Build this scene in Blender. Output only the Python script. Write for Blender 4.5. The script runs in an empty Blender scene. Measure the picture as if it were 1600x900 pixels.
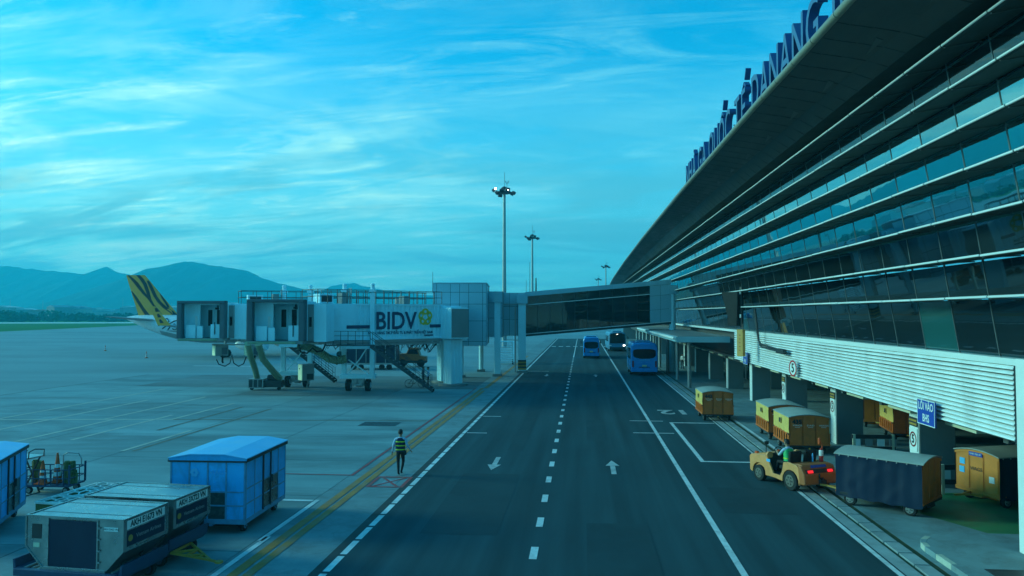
import bpy, bmesh, math, random
from mathutils import Matrix, Vector, noise
random.seed(7)
S = bpy.context.scene
COL = S.collection
R = math.radians

# ------------------------------------------------------------------ camera
CAMH = 6.2
cam = bpy.data.cameras.new('camera'); cam.sensor_width = 36; cam.lens = 26.32
cam.clip_start = .1; cam.clip_end = 20000
co = bpy.data.objects.new('camera', cam); COL.objects.link(co)
co.location = (0, 0, CAMH); co.rotation_euler = (R(90+1.96), 0, R(5.37))
S.camera = co

# ------------------------------------------------------------------ light and exposure
S.view_settings.view_transform = 'Standard'; S.view_settings.look = 'None'
S.view_settings.gamma = 1; S.view_settings.use_curve_mapping = False
S.view_settings.exposure = 1.0
S.cycles.volume_bounces = 2
SUN_AZ, SUN_EL = R(-84), R(17)          # azimuth clockwise from +Y
GLASS = (.010, .93, 1.18)                 # the scene is seen in blue-green light
sd = Vector((math.sin(SUN_AZ)*math.cos(SUN_EL), math.cos(SUN_AZ)*math.cos(SUN_EL), math.sin(SUN_EL)))
sl = bpy.data.lights.new('sun', 'SUN'); sl.energy = 1.6; sl.angle = R(16); sl.color = (.48, .98, .76)
so = bpy.data.objects.new('sun', sl); COL.objects.link(so)
so.rotation_euler = (-sd).to_track_quat('-Z', 'Y').to_euler(); so.location = (0, 0, 150)

w = bpy.data.worlds.new('World'); S.world = w; w.use_nodes = True
N = w.node_tree.nodes; L = w.node_tree.links; N.clear()
def nd(t, **k):
    n = N.new(t)
    for a, b in k.items(): setattr(n, a, b)
    return n
def mth(op, a, b=None, c=None, clamp=False):
    n = nd('ShaderNodeMath', operation=op, use_clamp=clamp)
    for i, x in enumerate((a, b, c)):
        if x is None: continue
        if isinstance(x, (int, float)): n.inputs[i].default_value = x
        else: L.new(x, n.inputs[i])
    return n.outputs[0]
def mixc(bt, fac, a, b):
    n = nd('ShaderNodeMix', data_type='RGBA', blend_type=bt)
    for s, x in ((0, fac), (6, a), (7, b)):
        if isinstance(x, (int, float)): n.inputs[s].default_value = x
        elif isinstance(x, tuple): n.inputs[s].default_value = (*x, 1)
        else: L.new(x, n.inputs[s])
    return n.outputs[2]
def ramp(x, a, b):
    n = nd('ShaderNodeMapRange', interpolation_type='SMOOTHSTEP'); L.new(x, n.inputs[0])
    n.inputs[1].default_value = a; n.inputs[2].default_value = b
    return n.outputs[0]
sky = nd('ShaderNodeTexSky', sky_type='NISHITA', sun_disc=False, sun_elevation=SUN_EL, sun_rotation=SUN_AZ,
         air_density=1.0, dust_density=0.4, ozone_density=1.5)
tc = nd('ShaderNodeTexCoord')
sep = nd('ShaderNodeSeparateXYZ'); L.new(tc.outputs['Generated'], sep.inputs[0])
zz = mth('MAXIMUM', sep.outputs[2], 0.0)
den = mth('ADD', zz, .17)
cx = mth('DIVIDE', sep.outputs[0], den); cy = mth('DIVIDE', sep.outputs[1], den)
def cloud(sx, sy, scale, det, rough, dist, off):
    cb = nd('ShaderNodeCombineXYZ')
    L.new(mth('MULTIPLY', mth('ADD', cx, mth('MULTIPLY', cy, .18)), sx), cb.inputs[0])
    L.new(mth('MULTIPLY', cy, sy), cb.inputs[1]); cb.inputs[2].default_value = off
    n = nd('ShaderNodeTexNoise'); L.new(cb.outputs[0], n.inputs['Vector'])
    n.inputs['Scale'].default_value = scale; n.inputs['Detail'].default_value = det
    n.inputs['Roughness'].default_value = rough; n.inputs['Distortion'].default_value = dist
    return n.outputs['Fac']
c1 = cloud(.50, 1.0, 2.1, 10, .62, 1.0, 1.7)     # broad veils
c2 = cloud(.50, 1.7, 3.0, 11, .66, 1.3, 5.2)    # streaks
c3 = cloud(1.0, 1.2, .9, 3, .5, .3, 9.1)       # where the clouds gather
c4 = cloud(.9, 1.9, 12.0, 7, .62, 1.0, 3.3)      # fine mackerel grain
vd = nd('ShaderNodeVectorMath', operation='DOT_PRODUCT'); L.new(tc.outputs['Generated'], vd.inputs[0]); vd.inputs[1].default_value = sd
west = ramp(vd.outputs['Value'], -.05, .85)
high = ramp(zz, .45, .12)
gather = ramp(c3, .40, .58)
veil = mth('MULTIPLY', ramp(c1, .40, .66), mth('ADD', mth('MULTIPLY', gather, .6), .35))
streak = mth('MULTIPLY', ramp(c2, .46, .68), mth('ADD', mth('MULTIPLY', gather, .7), .25))
grain = mth('MULTIPLY', ramp(c4, .42, .68), streak)
amt = mth('ADD', mth('MULTIPLY', veil, .50), mth('MULTIPLY', streak, .45))
amt = mth('ADD', amt, mth('MULTIPLY', grain, .35))
amt = mth('MULTIPLY', amt, mth('ADD', mth('MULTIPLY', high, .95), .18))
base = mixc('MULTIPLY', 1.0, sky.outputs[0], GLASS)
# thick pale air low down, yellower towards the sun
glow = mixc('MIX', west, (1.0, 3.1, 3.1), (2.3, 4.5, 3.1))
base = mixc('MIX', mth('MULTIPLY', ramp(zz, .36, .0), .72), base, glow)
cl_col = mixc('MIX', west, (1.1, 4.2, 4.9), (4.4, 7.4, 5.3))
cmix = mixc('MIX', mth('MULTIPLY', amt, 1.0, clamp=True), base, cl_col)
# grey-blue undersides and the bank low over the hills
c5 = cloud(.40, 1.1, 1.9, 9, .60, .8, 12.4)
bank = mth('MULTIPLY', mth('MULTIPLY', ramp(c5, .44, .60), ramp(zz, .30, .05)), .80)
cmix = mixc('MIX', bank, cmix, (.6, 2.4, 2.8))
bg = nd('ShaderNodeBackground'); bg.inputs[1].default_value = .112
L.new(cmix, bg.inputs[0])
ow = nd('ShaderNodeOutputWorld'); L.new(bg.outputs[0], ow.inputs[0])

# ------------------------------------------------------------------ helpers
def W(X, d):                  # sideways metres and depth along the lens axis -> ground plan
    x = .9956*X
    return (x, (d + .0936*x)/.9956)

def M(name, col, rough=.6, metal=0, var=.18, scale=2.0, bump=0.0, bscale=None, dirt=0.0, dirtcol=(.04, .035, .03), dscale=.7,
      spec=.5, objvar=0.0, emit=None, stretch=(1, 1, 1), world=True, streak=0.0):
    m = bpy.data.materials.new(name); m.use_nodes = True
    t = m.node_tree; b = t.nodes['Principled BSDF']
    b.inputs['Roughness'].default_value = rough; b.inputs['Metallic'].default_value = metal
    b.inputs['Specular IOR Level'].default_value = spec
    m.diffuse_color = (*col, 1)
    if emit:
        b.inputs['Base Color'].default_value = (*col, 1)
        b.inputs['Emission Color'].default_value = (*emit[0], 1); b.inputs['Emission Strength'].default_value = emit[1]
        return m
    if world: g = t.nodes.new('ShaderNodeNewGeometry'); src = g.outputs['Position']
    else: g = t.nodes.new('ShaderNodeTexCoord'); src = g.outputs['Object']
    mp = t.nodes.new('ShaderNodeMapping'); mp.inputs['Scale'].default_value = stretch; t.links.new(src, mp.inputs[0])
    def ns(sc, det=6, ro=.6, dis=0):
        n = t.nodes.new('ShaderNodeTexNoise'); n.inputs['Scale'].default_value = sc; n.inputs['Detail'].default_value = det
        n.inputs['Roughness'].default_value = ro; n.inputs['Distortion'].default_value = dis
        t.links.new(mp.outputs[0], n.inputs['Vector']); return n.outputs['Fac']
    def mx(f, a, c, bt='MIX'):
        n = t.nodes.new('ShaderNodeMix'); n.data_type = 'RGBA'; n.blend_type = bt
        for s, x in ((0, f), (6, a), (7, c)):
            if isinstance(x, (int, float)): n.inputs[s].default_value = x
            elif isinstance(x, tuple): n.inputs[s].default_value = (*x, 1)
            else: t.links.new(x, n.inputs[s])
        return n.outputs[2]
    def mr(x, a, c, lo=0, hi=1):
        n = t.nodes.new('ShaderNodeMapRange'); n.inputs[1].default_value = a; n.inputs[2].default_value = c
        n.inputs[3].default_value = lo; n.inputs[4].default_value = hi; t.links.new(x, n.inputs[0]); return n.outputs[0]
    n1 = ns(scale); n2 = ns(scale*.17, 4)
    f = t.nodes.new('ShaderNodeMath'); f.operation = 'ADD'; t.links.new(n1, f.inputs[0]); t.links.new(n2, f.inputs[1])
    v = mr(f.outputs[0], .7, 1.3, 1-var, 1+var)
    if objvar:
        oi = t.nodes.new('ShaderNodeObjectInfo'); q = t.nodes.new('ShaderNodeMath'); q.operation = 'MULTIPLY'
        t.links.new(v, q.inputs[0]); t.links.new(mr(oi.outputs['Random'], 0, 1, 1-objvar, 1+objvar), q.inputs[1]); v = q.outputs[0]
    if streak:                       # long wheel-track wear along the road
        mp2 = t.nodes.new('ShaderNodeMapping'); mp2.inputs['Scale'].default_value = (1.3, .035, 1); t.links.new(src, mp2.inputs[0])
        sn = t.nodes.new('ShaderNodeTexNoise'); sn.inputs['Scale'].default_value = 1.0; sn.inputs['Detail'].default_value = 5; t.links.new(mp2.outputs[0], sn.inputs['Vector'])
        q2 = t.nodes.new('ShaderNodeMath'); q2.operation = 'MULTIPLY'; t.links.new(v, q2.inputs[0]); t.links.new(mr(sn.outputs['Fac'], .3, .7, 1-streak, 1+streak), q2.inputs[1]); v = q2.outputs[0]
    c = mx(1.0, col, v, 'MULTIPLY')
    if dirt:
        d = mr(ns(dscale, 9, .72, .6), .48, .72, 0, dirt); c = mx(d, c, dirtcol)
    t.links.new(c, b.inputs['Base Color'])
    t.links.new(mr(n1, .3, .7, max(.03, rough-.10), min(1, rough+.12)), b.inputs['Roughness'])
    if bump:
        bp = t.nodes.new('ShaderNodeBump'); bp.inputs['Strength'].default_value = bump; bp.inputs['Distance'].default_value = .02
        t.links.new(ns(bscale or scale*8, 5), bp.inputs['Height']); t.links.new(bp.outputs[0], b.inputs['Normal'])
    return m

class MB:
    def __init__(s, T=None): s.v = []; s.f = []; s.mi = []; s.T = T or Matrix(); s.c = 0
    def add(s, vs, fs):
        o = len(s.v); s.v += [tuple(s.T @ Vector(p)) for p in vs]
        s.f += [tuple(o+i for i in f) for f in fs]; s.mi += [s.c]*len(fs); return s
    def box(s, x0, x1, y0, y1, z0, z1):
        return s.add([(x0,y0,z0),(x1,y0,z0),(x1,y1,z0),(x0,y1,z0),(x0,y0,z1),(x1,y0,z1),(x1,y1,z1),(x0,y1,z1)],
                     [(3,2,1,0),(4,5,6,7),(0,1,5,4),(1,2,6,5),(2,3,7,6),(3,0,4,7)])
    def bc(s, x, y, z, sx, sy, sz): return s.box(x-sx/2, x+sx/2, y-sy/2, y+sy/2, z-sz/2, z+sz/2)
    def bar(s, a, b, wd, h=None):            # square bar from a to b
        a = Vector(a); b = Vector(b); d = b-a; l = d.length; h = h or wd
        q = d.to_track_quat('Y', 'Z').to_matrix().to_4x4(); T0 = s.T
        s.T = T0 @ Matrix.Translation(a) @ q; s.box(-wd/2, wd/2, 0, l, -h/2, h/2); s.T = T0; return s
    def cyl(s, a, b, r0, r1=None, n=12, cap=True):
        a = Vector(a); b = Vector(b); r1 = r0 if r1 is None else r1; d = (b-a).normalized()
        u = d.orthogonal().normalized(); w_ = d.cross(u); vs = []
        for p, r in ((a, r0), (b, r1)):
            for i in range(n):
                t = 2*math.pi*i/n; vs.append(p+u*math.cos(t)*r+w_*math.sin(t)*r)
        fs = [(i, (i+1)%n, n+(i+1)%n, n+i) for i in range(n)]
        if cap: fs += [tuple(range(n-1, -1, -1)), tuple(range(n, 2*n))]
        return s.add(vs, fs)
    def tube(s, pts, r, n=6):
        P = [Vector(p) for p in pts]; vs = []; k = len(P); up = None
        for i, p in enumerate(P):
            d = (P[min(i+1, k-1)]-P[max(i-1, 0)]).normalized()
            if up is None: up = d.orthogonal().normalized()
            u = (up - d*up.dot(d)).normalized(); up = u; w_ = d.cross(u)
            rr = r[i] if isinstance(r, (list, tuple)) else r
            for j in range(n):
                t = 2*math.pi*j/n; vs.append(p+u*math.cos(t)*rr+w_*math.sin(t)*rr)
        fs = [(i*n+j, i*n+(j+1)%n, (i+1)*n+(j+1)%n, (i+1)*n+j) for i in range(k-1) for j in range(n)]
        fs += [tuple(range(n-1, -1, -1)), tuple(range((k-1)*n, k*n))]
        return s.add(vs, fs)
    def prism(s, poly, a0, a1, axis='y'):
        def pt(p, a): return {'x': (a, p[0], p[1]), 'y': (p[0], a, p[1]), 'z': (p[0], p[1], a)}[axis]
        n = len(poly)
        return s.add([pt(p, a0) for p in poly]+[pt(p, a1) for p in poly],
                     [tuple(range(n)), tuple(range(2*n-1, n-1, -1))]+[(i, n+i, n+(i+1)%n, (i+1)%n) for i in range(n)])
    def lathe(s, prof, n=16, c=(0, 0, 0)):
        vs = []
        for r, z in prof:
            for i in range(n):
                t = 2*math.pi*i/n; vs.append((c[0]+r*math.cos(t), c[1]+r*math.sin(t), c[2]+z))
        k = len(prof)
        return s.add(vs, [(j*n+i, j*n+(i+1)%n, (j+1)*n+(i+1)%n, (j+1)*n+i) for j in range(k-1) for i in range(n)]
                     + [tuple(range(n-1, -1, -1)), tuple(range((k-1)*n, k*n))])
    def loft(s, rings, cap=True):
        n = len(rings[0]); k = len(rings)
        fs = [(j*n+i, j*n+(i+1)%n, (j+1)*n+(i+1)%n, (j+1)*n+i) for j in range(k-1) for i in range(n)]
        if cap: fs += [tuple(range(n-1, -1, -1)), tuple(range((k-1)*n, k*n))]
        return s.add([p for r in rings for p in r], fs)
    def quad(s, *p): return s.add(p, [tuple(range(len(p)))])
    def build(s, name, mats, parent=None, bevel=0, smooth=None, loc=None, rz=None):
        me = bpy.data.meshes.new(name); me.from_pydata(s.v, [], s.f)
        for m in (mats if isinstance(mats, (list, tuple)) else [mats]): me.materials.append(m)
        if any(s.mi): me.polygons.foreach_set('material_index', s.mi)
        bm = bmesh.new(); bm.from_mesh(me); bmesh.ops.recalc_face_normals(bm, faces=bm.faces); bm.to_mesh(me); bm.free()
        if smooth:
            me.polygons.foreach_set('use_smooth', [True]*len(me.polygons)); me.set_sharp_from_angle(angle=R(smooth))
        o = bpy.data.objects.new(name, me); COL.objects.link(o)
        if parent: o.parent = parent
        if loc: o.location = loc
        if rz is not None: o.rotation_euler.z = rz
        if bevel:
            b = o.modifiers.new('bevel', 'BEVEL'); b.width = bevel; b.segments = 2; b.limit_method = 'ANGLE'; b.angle_limit = R(40)
        return o

def tag(o, label=None, cat=None, group=None, kind=None):
    for k, v in (('label', label), ('category', cat), ('group', group), ('kind', kind)):
        if v: o[k] = v
    return o
def thing(name, loc, rz, label, cat, group=None):
    o = bpy.data.objects.new(name, None); COL.objects.link(o); o.empty_display_size = .2
    o.location = loc if len(loc) == 3 else (*loc, 0); o.rotation_euler.z = rz
    return tag(o, label, cat, group)
def struct(o): o['kind'] = 'structure'; return o
def copy_tree(o, parent=None):
    c = o.copy(); COL.objects.link(c)
    if parent: c.parent = parent
    for ch in list(o.children): copy_tree(ch, c)
    return c
def text(body, size, mat, name='lettering', parent=None, loc=(0, 0, 0), rot=(R(90), 0, 0), ext=.004, bold=0.0, xs=1.0, align='CENTER'):
    cu = bpy.data.curves.new(name, 'FONT'); cu.body = body; cu.size = size; cu.extrude = ext; cu.offset = bold
    cu.align_x = align; cu.align_y = 'CENTER'; cu.resolution_u = 3
    t = bpy.data.objects.new('tmp', cu); COL.objects.link(t)
    dg = bpy.context.evaluated_depsgraph_get(); me = bpy.data.meshes.new_from_object(t.evaluated_get(dg))
    bpy.data.objects.remove(t); me.name = name
    if xs != 1.0: me.transform(Matrix.Diagonal((xs, 1, 1, 1)))
    me.materials.clear(); me.materials.append(mat)
    o = bpy.data.objects.new(name, me); COL.objects.link(o); o.location = loc; o.rotation_euler = rot
    if parent: o.parent = parent
    return o
def rot_pts(pts, a):
    c, s_ = math.cos(a), math.sin(a); return [(x*c-y*s_, x*s_+y*c) for x, y in pts]
def interp(x, P):
    if x <= P[0][0]: return P[0][1]
    for (a, b), (c, d) in zip(P, P[1:]):
        if x <= c:
            t = (x-a)/(c-a); return b+(d-b)*t
    return P[-1][1]

# ------------------------------------------------------------------ materials
m_conc = M('concrete', (.20, .30, .315), .78, spec=.3, var=.34, scale=.6, bump=.3, bscale=18, dirt=.85, dirtcol=(.085, .11, .115), dscale=.17, objvar=.06, stretch=(.35, 1, 1))
m_concfar = M('concrete_far', (.21, .30, .315), .78, spec=.3, var=.2, scale=.12, dirt=.6, dirtcol=(.14, .15, .145), dscale=.05, stretch=(.35, 1, 1))
m_strip = M('kerbside_concrete', (.19, .27, .285), .8, spec=.3, var=.24, scale=1.2, bump=.35, bscale=14, dirt=.6, dirtcol=(.10, .095, .09), dscale=.9)
m_asph = M('asphalt', (.030, .074, .088), .9, streak=.30, spec=.2, var=.18, scale=.5, bump=.35, bscale=45, dirt=.4, dirtcol=(.034, .034, .034), dscale=.12, stretch=(1, .25, 1))
m_joint = M('joint', (.07, .08, .08), .9)
m_white = M('road_paint_white', (.70, .74, .75), .7, var=.16, scale=4, dirt=.55, dirtcol=(.14, .14, .13), dscale=2.2)
m_yellow = M('road_paint_yellow', (.42, .18, .04), .75, var=.25, scale=4, dirt=.9, dirtcol=(.24, .22, .18), dscale=1.1)
m_red = M('road_paint_red', (.42, .06, .06), .75, var=.2, scale=4, dirt=.6, dirtcol=(.2, .14, .13), dscale=1.6)
m_patch = M('asphalt_patch', (.040, .041, .040), .8, var=.15, scale=1)
m_green = M('green_floor_paint', (.04, .22, .09), .55, var=.2, scale=1.5, dirt=.5, dirtcol=(.05, .06, .05), dscale=.8)
m_grass = M('grass', (.03, .17, .015), .95, spec=.05, var=.35, scale=.06, dirt=.5, dirtcol=(.07, .17, .04), dscale=.01)
m_land = M('land', (.09, .11, .05), .95, var=.3, scale=.02)
m_hill = M('hill_forest', (.015, .05, .045), .95, spec=.05, var=.35, scale=.02)
m_leaf = M('tree_leaves', (.02, .075, .018), .95, spec=.05, var=.5, scale=.08)
m_alu = M('white_aluminium', (.78, .79, .77), .38, var=.05, scale=.6, dirt=.2, dirtcol=(.4, .4, .38), dscale=.5, stretch=(1, .3, 3))
m_louv = M('louvre_white', (.90, .91, .90), .45, var=.07, scale=1, dirt=.38, dirtcol=(.50, .50, .48), dscale=.9, stretch=(1, 1.3, .35), objvar=.04)
m_fin = M('fin_grey', (.085, .105, .10), .5, var=.08, scale=1)
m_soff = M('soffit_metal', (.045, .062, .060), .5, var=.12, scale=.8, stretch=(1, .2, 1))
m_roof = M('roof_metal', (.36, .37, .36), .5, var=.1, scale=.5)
m_rim = M('roof_edge', (.26, .24, .18), .4, var=.1, scale=1)
m_dark = M('dark_metal', (.03, .032, .035), .5, var=.15)
m_black = M('black_rubber', (.018, .018, .018), .85, var=.25, scale=6)
m_mull = M('mullion', (.24, .25, .25), .35, metal=.6, var=.05)
m_wall = M('grey_render', (.24, .245, .24), .8, var=.08, scale=.7, dirt=.3, dirtcol=(.15, .15, .14), dscale=.5)
m_hall = M('hall_dark', (.10, .10, .10), .85, var=.1)
m_colw = M('column_white', (.80, .80, .78), .55, var=.05, scale=1.5, dirt=.15, dirtcol=(.5, .5, .47), dscale=1)
m_cream = M('beam_cream', (.62, .58, .42), .7, var=.1)
m_panel = M('cladding_panel', (.30, .50, .57), .35, metal=.0, var=.05, scale=.5, objvar=.05)
m_bridge = M('bridge_pale_blue', (.56, .85, .92), .5, var=.06, scale=1, dirt=.25, dirtcol=(.38, .38, .36), dscale=.7, stretch=(1, 1, .4))
m_bellow = M('canopy_bellows', (.10, .115, .13), .75, var=.15, scale=3)
m_steel = M('galvanised', (.33, .34, .34), .45, metal=.5, var=.12, scale=5)
m_rail = M('rail_dark', (.07, .085, .09), .5, metal=.3, var=.15, scale=6)
m_concd = M('shaded_stand_concrete', (.15, .18, .185), .75, spec=.35, var=.3, scale=.7, bump=.3, bscale=18, dirt=.8, dirtcol=(.07, .08, .08), dscale=.22, objvar=.10, stretch=(.3, 1, 1))  # weathered concrete, its colour also darkened to deepen the shade under the bridges
m_navy = M('navy_letter', (.02, .04, .10), .5, var=.05)
m_bluesign = M('sign_blue', (.02, .07, .40), .4, var=.04)
m_signw = M('sign_white', (.82, .82, .80), .45, var=.03)
m_redp = M('sign_red', (.55, .03, .03), .45, var=.04)
m_orange = M('dolly_orange', (.70, .145, .022), .5, var=.12, scale=3, dirt=.6, dirtcol=(.30, .08, .02), dscale=2.6, world=False)
m_orange2 = M('dolly_slat', (.85, .16, .012), .5, var=.15, scale=4, world=False, dirt=.3, dirtcol=(.3, .12, .03))
m_mustard = M('dolly_yellow', (.74, .22, .03), .5, var=.12, scale=3, dirt=.35, dirtcol=(.25, .13, .03), dscale=2, world=False)
m_cream2 = M('canvas_cream', (.80, .48, .12), .8, var=.15, scale=3, bump=.5, bscale=5, dirt=.3, dirtcol=(.36, .30, .12), dscale=2, world=False)
m_canvas = M('canvas_navy', (.006, .020, .050), .42, spec=.4, var=.12, scale=3, bump=.22, bscale=1.6, world=False, stretch=(1, 1, .5))
m_tarp = M('roof_tarp', (.42, .43, .40), .55, var=.1, scale=2, dirt=.3, dirtcol=(.25, .25, .23), dscale=1.5, objvar=.06, world=False)
m_blue = M('cart_blue', (.02, .44, .90), .45, var=.12, scale=2.2, dirt=.6, dirtcol=(.04, .17, .30), dscale=1.6, objvar=.10, world=False, stretch=(1, 1, .4))
m_bluel = M('cart_roof_blue', (.10, .50, .88), .35, var=.08, scale=1, dirt=.2, dirtcol=(.12, .30, .5), dscale=1.2, world=False)
m_bluef = M('cart_frame', (.10, .30, .48), .5, var=.2, scale=4, dirt=.4, dirtcol=(.06, .07, .08), dscale=3, world=False)
m_mesh = M('clear_panel', (.05, .075, .075), .25, var=.3, scale=3, world=False)
m_sil = M('container_silver', (.40, .43, .43), .30, metal=.9, var=.14, scale=2.2, dirt=.5, dirtcol=(.22, .23, .22), dscale=1.8, bump=.45, bscale=3.5, world=False)
m_deck = M('deck_blue', (.02, .055, .12), .45, var=.2, scale=3, dirt=.35, dirtcol=(.05, .05, .06), dscale=2, world=False)
m_tow = M('towbar_yellow', (.46, .25, .04), .55, var=.2, scale=6, dirt=.4, dirtcol=(.15, .12, .05), dscale=3, world=False)
m_bus = M('bus_blue', (.006, .27, .68), .28, var=.05, scale=.6, dirt=.15, dirtcol=(.03, .10, .36), dscale=.8, world=False)
m_bus2 = M('bus_pale', (.08, .26, .42), .35, var=.06, scale=.8, world=False)
m_rimm = M('wheel_rim', (.32, .33, .32), .4, metal=.6, var=.15, scale=8, world=False)
m_tan = M('tractor_tan', (.88, .33, .11), .42, var=.1, scale=3, dirt=.3, dirtcol=(.28, .15, .06), dscale=2, world=False)
m_brown = M('tractor_rear', (.46, .13, .035), .5, var=.12, scale=3, dirt=.35, dirtcol=(.14, .07, .03), dscale=2.5, world=False)
m_skin = M('skin', (.40, .22, .14), .6, var=.06)
m_hair = M('hair', (.010, .009, .009), .6)
m_trous = M('trousers_black', (.012, .012, .016), .8)
m_shirt = M('shirt_pale_blue', (.45, .56, .72), .75, var=.08)
m_vest = M('vest_navy', (.01, .018, .06), .7)
m_hivis = M('vest_green', (.04, .50, .16), .65, var=.1)
m_refl = M('reflective_yellow', (.55, .75, .03), .5)
m_tailo = M('tail_orange', (1.0, .36, .05), .4, var=.06, world=False)
m_tails = M('tail_black', (.02, .022, .02), .45)
m_planew = M('aircraft_white', (.74, .76, .78), .3, var=.03, world=False)
m_planeg = M('aircraft_grey', (.32, .33, .34), .4, var=.05, world=False)
m_coneo = M('cone_orange', (.75, .10, .02), .5, var=.1)
m_bundle = M('bundle_olive', (.12, .14, .05), .9, var=.4, scale=12)
m_hose = M('hose_green', (.24, .31, .20), .7, var=.2, scale=6)
m_boxy = M('cabinet_cream', (.86, .84, .55), .5, var=.08)
m_slab = M('slab_concrete', (.30, .35, .36), .8, spec=.3, var=.2, scale=2, dirt=.5, dirtcol=(.16, .18, .18), dscale=1.5, objvar=.12)
m_rimd = M('rim_dull', (.17, .16, .14), .5, metal=.3, var=.2, scale=8, world=False)
m_load = M('pallet_load', (.28, .33, .33), .7, var=.5, scale=2.5)
m_rwy = M('runway_edge', (.62, .64, .62), .8, var=.1, scale=.05)
m_net = M('cargo_net', (.75, .78, .75), .7, var=.2, scale=6)
m_worn = M('worn_paint', (.50, .52, .52), .75, var=.2, scale=4, dirt=.85, dirtcol=(.10, .11, .11), dscale=2.5)
m_lampon = M('lamp_lit', (.9, .9, .9), emit=((1.0, 1.0, .9), 3.5))
m_head = M('headlight_lit', (.9, .9, .9), emit=((1.0, 1.0, .85), 3.0))
m_brake = M('taillight_lit', (.8, .02, .03), emit=((1.0, .02, .03), .55))
m_tl = M('lamp_red', (.25, .01, .015), .3)

m_board = M('board_yellow', (.60, .30, .06), .5, var=.1)
def glassmat(name, col, ior=1.9, rough=.02, objvar=.3):
    m = bpy.data.materials.new(name); m.use_nodes = True; t = m.node_tree; b = t.nodes['Principled BSDF']
    oi = t.nodes.new('ShaderNodeObjectInfo'); mr = t.nodes.new('ShaderNodeMapRange'); t.links.new(oi.outputs['Random'], mr.inputs[0])
    mr.inputs[3].default_value = 1-objvar; mr.inputs[4].default_value = 1+objvar
    mx = t.nodes.new('ShaderNodeMix'); mx.data_type = 'RGBA'; mx.blend_type = 'MULTIPLY'; mx.inputs[0].default_value = 1
    mx.inputs[6].default_value = (*col, 1); t.links.new(mr.outputs[0], mx.inputs[7]); t.links.new(mx.outputs[2], b.inputs['Base Color'])
    b.inputs['Roughness'].default_value = rough; b.inputs['IOR'].default_value = ior
    g = t.nodes.new('ShaderNodeNewGeometry'); n = t.nodes.new('ShaderNodeTexNoise'); n.inputs['Scale'].default_value = .5; n.inputs['Detail'].default_value = 2
    t.links.new(g.outputs['Position'], n.inputs['Vector'])
    bp = t.nodes.new('ShaderNodeBump'); n.noise_dimensions = '4D'; mw = t.nodes.new('ShaderNodeMath'); mw.operation = 'MULTIPLY'; mw.inputs[1].default_value = 20; t.links.new(oi.outputs['Random'], mw.inputs[0]); t.links.new(mw.outputs[0], n.inputs['W'])
    bp.inputs['Strength'].default_value = .2; bp.inputs['Distance'].default_value = .03
    t.links.new(n.outputs['Fac'], bp.inputs['Height']); t.links.new(bp.outputs[0], b.inputs['Normal'])
    m.diffuse_color = (*col, 1); return m
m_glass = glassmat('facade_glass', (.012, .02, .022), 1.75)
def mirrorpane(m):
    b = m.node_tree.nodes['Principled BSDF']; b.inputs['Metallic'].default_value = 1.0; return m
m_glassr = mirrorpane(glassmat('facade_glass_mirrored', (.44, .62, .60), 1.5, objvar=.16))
m_glassl = glassmat('facade_glass_light', (.02, .10, .10), 1.75)
m_gdark = glassmat('bridge_glass', (.012, .018, .022), 1.5)
m_bglass = glassmat('vehicle_glass', (.01, .015, .018), 1.5)
# ================================================================== THE SETTING
def sheet(name, x0, x1, y0, y1, z, mat, parent=None):
    o = MB().quad((x0, y0, z), (x1, y0, z), (x1, y1, z), (x0, y1, z)).build(name, mat, parent)
    return o if parent else struct(o)
struct(MB().quad((-2500, -250, -.05), (2500, -250, -.05), (2500, 3200, -.05), (-2500, 3200, -.05)).build('ground', m_land))
# grassed airfield edge, runway strip
def gp(X, d, z): x, y = W(X, d); return (x, y, z)
g = MB(); g.quad(gp(-138, 8, -.028), gp(-201, 259, -.028), gp(-232, 382, -.028), gp(-335, 790, -.028), gp(-1400, 790, -.028), gp(-1400, 8, -.028))
struct(g.build('grass_field', m_grass))
g = MB(); g.quad(gp(-700, 425, -.02), gp(-250, 490, -.02), gp(-250, 560, -.02), gp(-700, 478, -.02))
struct(g.build('runway', m_rwy))
# apron: far concrete sheet, bed under the slabs, slabs
apron = MB().quad((-8.9, -15, -.012), (-8.9, 260, -.012), gp(-335, 790, -.012)[:2]+(-.012,), gp(-201, 259, -.012), gp(-138, 8, -.012), (-135, -15, -.012)).build('apron', m_concfar); struct(apron)
bed = MB().quad((-44.2, 6, -.008), (-8.9, 6, -.008), (-8.9, 73, -.008), (-44.2, 73, -.008)).build('slab_bed', m_joint, apron)
XS = [-8.9-5.85*i for i in range(7)]; YS = [7+6*i for i in range(12)]
for i in range(6):
    for j in range(11):
        g = .02
        MB().box(XS[i+1]+g, XS[i]-g, YS[j]+g, YS[j+1]-g, -.008, 0).build('apron_slab', m_concd if (j >= 9 or (j == 8 and i in (1, 2))) and i < 5 else m_conc, apron)  # slabs below the bridges get the darker colour, part wear, part painted shade
far_apron = sheet('concrete_taxiway', -60, 40, 186, 420, .006, m_concfar)
strip = sheet('kerbside_strip', -8.9, -6.5, -15, 190, .0, m_strip)
road = sheet('road', -6.5, 7.62, -15, 186, .004, m_asph)
floor = sheet('service_floor', 8.66, 30, -15, 190, .004, m_strip)
sheet('channel_margin', 7.62, 8.00, -15, 190, .003, m_slab)
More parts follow.
